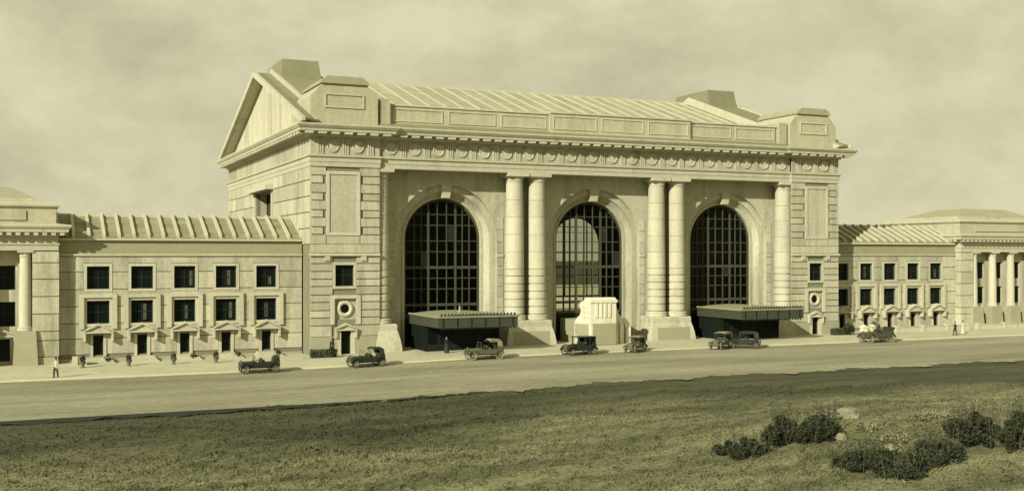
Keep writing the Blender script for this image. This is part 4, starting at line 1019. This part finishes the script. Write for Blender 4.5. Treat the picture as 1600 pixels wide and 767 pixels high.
for i,(pp,l,sp,hz) in enumerate(BUSH):
    x,y = at_frame(*pp,.8); t_ = shrub('wild_bush',x,y,ground_h(x,y)-.1,blobs(300+i,30,sp,.16,.46,hz),4800,.13,'leaf_dark',l,'bush','dark bushes in the foreground',100+i,8)
    q = random.Random(900+i); b = MB(); lf = MB(); zz = ground_h(x,y)
    for k in range(26):
        a = q.uniform(0,2*pi); d = q.uniform(0,sp); p0 = (x+d*cos(a),y+d*.6*sin(a),zz+.1); L = hz*q.uniform(.7,1.35)+.3; p1 = (p0[0]+q.gauss(0,.22),p0[1]+q.gauss(0,.22),zz+L)
        b.tube([p0,((p0[0]+p1[0])/2+q.gauss(0,.06),(p0[1]+p1[1])/2,(p0[2]+p1[2])/2),p1],[.02,.014,.006],4)
        for m_ in range(12):
            f_ = q.uniform(.4,1.0); c = Vector(p0).lerp(Vector(p1),f_)+Vector((q.gauss(0,.06),q.gauss(0,.06),q.gauss(0,.05))); sz = q.uniform(.05,.14)
            dd_ = Vector((q.gauss(0,1),q.gauss(0,1),q.gauss(.4,1))).normalized(); u_ = dd_.cross(Vector((q.gauss(0,1),q.gauss(0,1),q.gauss(0,1)))).normalized()
            lf.add([c-u_*sz*.35,c+dd_*sz*.6,c+u_*sz*.35,c-dd_*sz*.6],[(0,1,2,3)])
    tag(b.build('twigs','bark',t_),kind='stuff'); tag(lf.build('sprigs','leaf_hedge',t_,fix=False),kind='stuff')
def boulder(px,py,sx_,sy_,sz_,seed,label):
    x,y = at_frame(px,py,.9); q = random.Random(seed); bm_ = bmesh.new(); bmesh.ops.create_icosphere(bm_,subdivisions=3,radius=1)
    ph = [q.uniform(0,6) for _ in range(6)]
    for v_ in bm_.verts:
        c = v_.co; k = 1+.14*sin(3*c.x+ph[0])+.12*sin(4*c.y+ph[1])+.10*sin(5*c.z+ph[2]+2*c.x)+.05*sin(11*c.x+ph[3])*sin(9*c.y+ph[4])
        v_.co = Vector((c.x*sx_*k,c.y*sy_*k,max(c.z*sz_*k,-.35)))
    me = bpy.data.meshes.new('boulder'); bm_.to_mesh(me); bm_.free(); me.materials.append(MATS['pale_earth'])
    o_ = place('boulder',me,None,(x,y,ground_h(x,y)+.02),rz=q.uniform(0,3)); tag(o_,label,'boulder','pale boulders in the foreground')
boulder(1327,661,.8,.6,.46,1,'largest pale boulder among the foreground scrub')
boulder(1252,676,.75,.5,.32,2,'flat pale boulder left of the large one')
boulder(1312,682,.45,.4,.28,3,'small pale boulder in front of the largest one')
boulder(1392,690,.4,.3,.2,4,'small pale boulder right of the largest one, among dry weeds')
DRY = [((1290,662),'dry weeds behind the gap between the boulders',1.2),((1365,672),'dry weeds right of the largest boulder',1.5),
       ((1412,682),'dry weeds above the spreading low dark bush',1.6),((1455,668),'dry weeds left of and behind the tallest dark bush',1.5),((1500,655),'dry weeds farthest right in the foreground',1.4),((1215,668),'dry weeds left of the flat boulder',1.2),((1340,695),'dry weeds in front of the largest boulder',1.2)]
for i,(pp,l,sp) in enumerate(DRY):
    x,y = at_frame(*pp,.9); shrub('dry_weeds',x,y,ground_h(x,y)-.08,blobs(400+i,16,sp,.15,.4,.35),1500,.11,'leaf_dry',l,'weeds','dry weeds in the foreground',200+i,6)
r = random.Random(3); b = MB()
for _ in range(120000):
    py = 600+170*r.random()**.85; px = r.uniform(-30,1630)
    x,y = at_frame(px,py)
    if y > road_edge(x)+(-.9 if x < -14 else .25)-.5*r.random(): continue
    z = ground_h(x,y)-.06
    dens = .5+.5*sin(x*.13+1.3*sin(y*.21))*sin(y*.33+.6*sin(x*.09))
    if r.random() > .5+.5*dens: continue
    h = r.uniform(.04,.15)*(1+.6*dens); a = r.uniform(0,2*pi); wdt = r.uniform(.03,.07); lx,ly = r.gauss(0,.14),r.gauss(0,.14)
    b.add([(x-wdt*cos(a),y-wdt*sin(a),z),(x+wdt*cos(a),y+wdt*sin(a),z),(x+lx,y+ly,z+h)],[(0,1,2)])
gr = b.build('grass','grass_blade',None,fix=False); tag(gr,'rough uncut grass in the foreground','grass',kind='stuff')
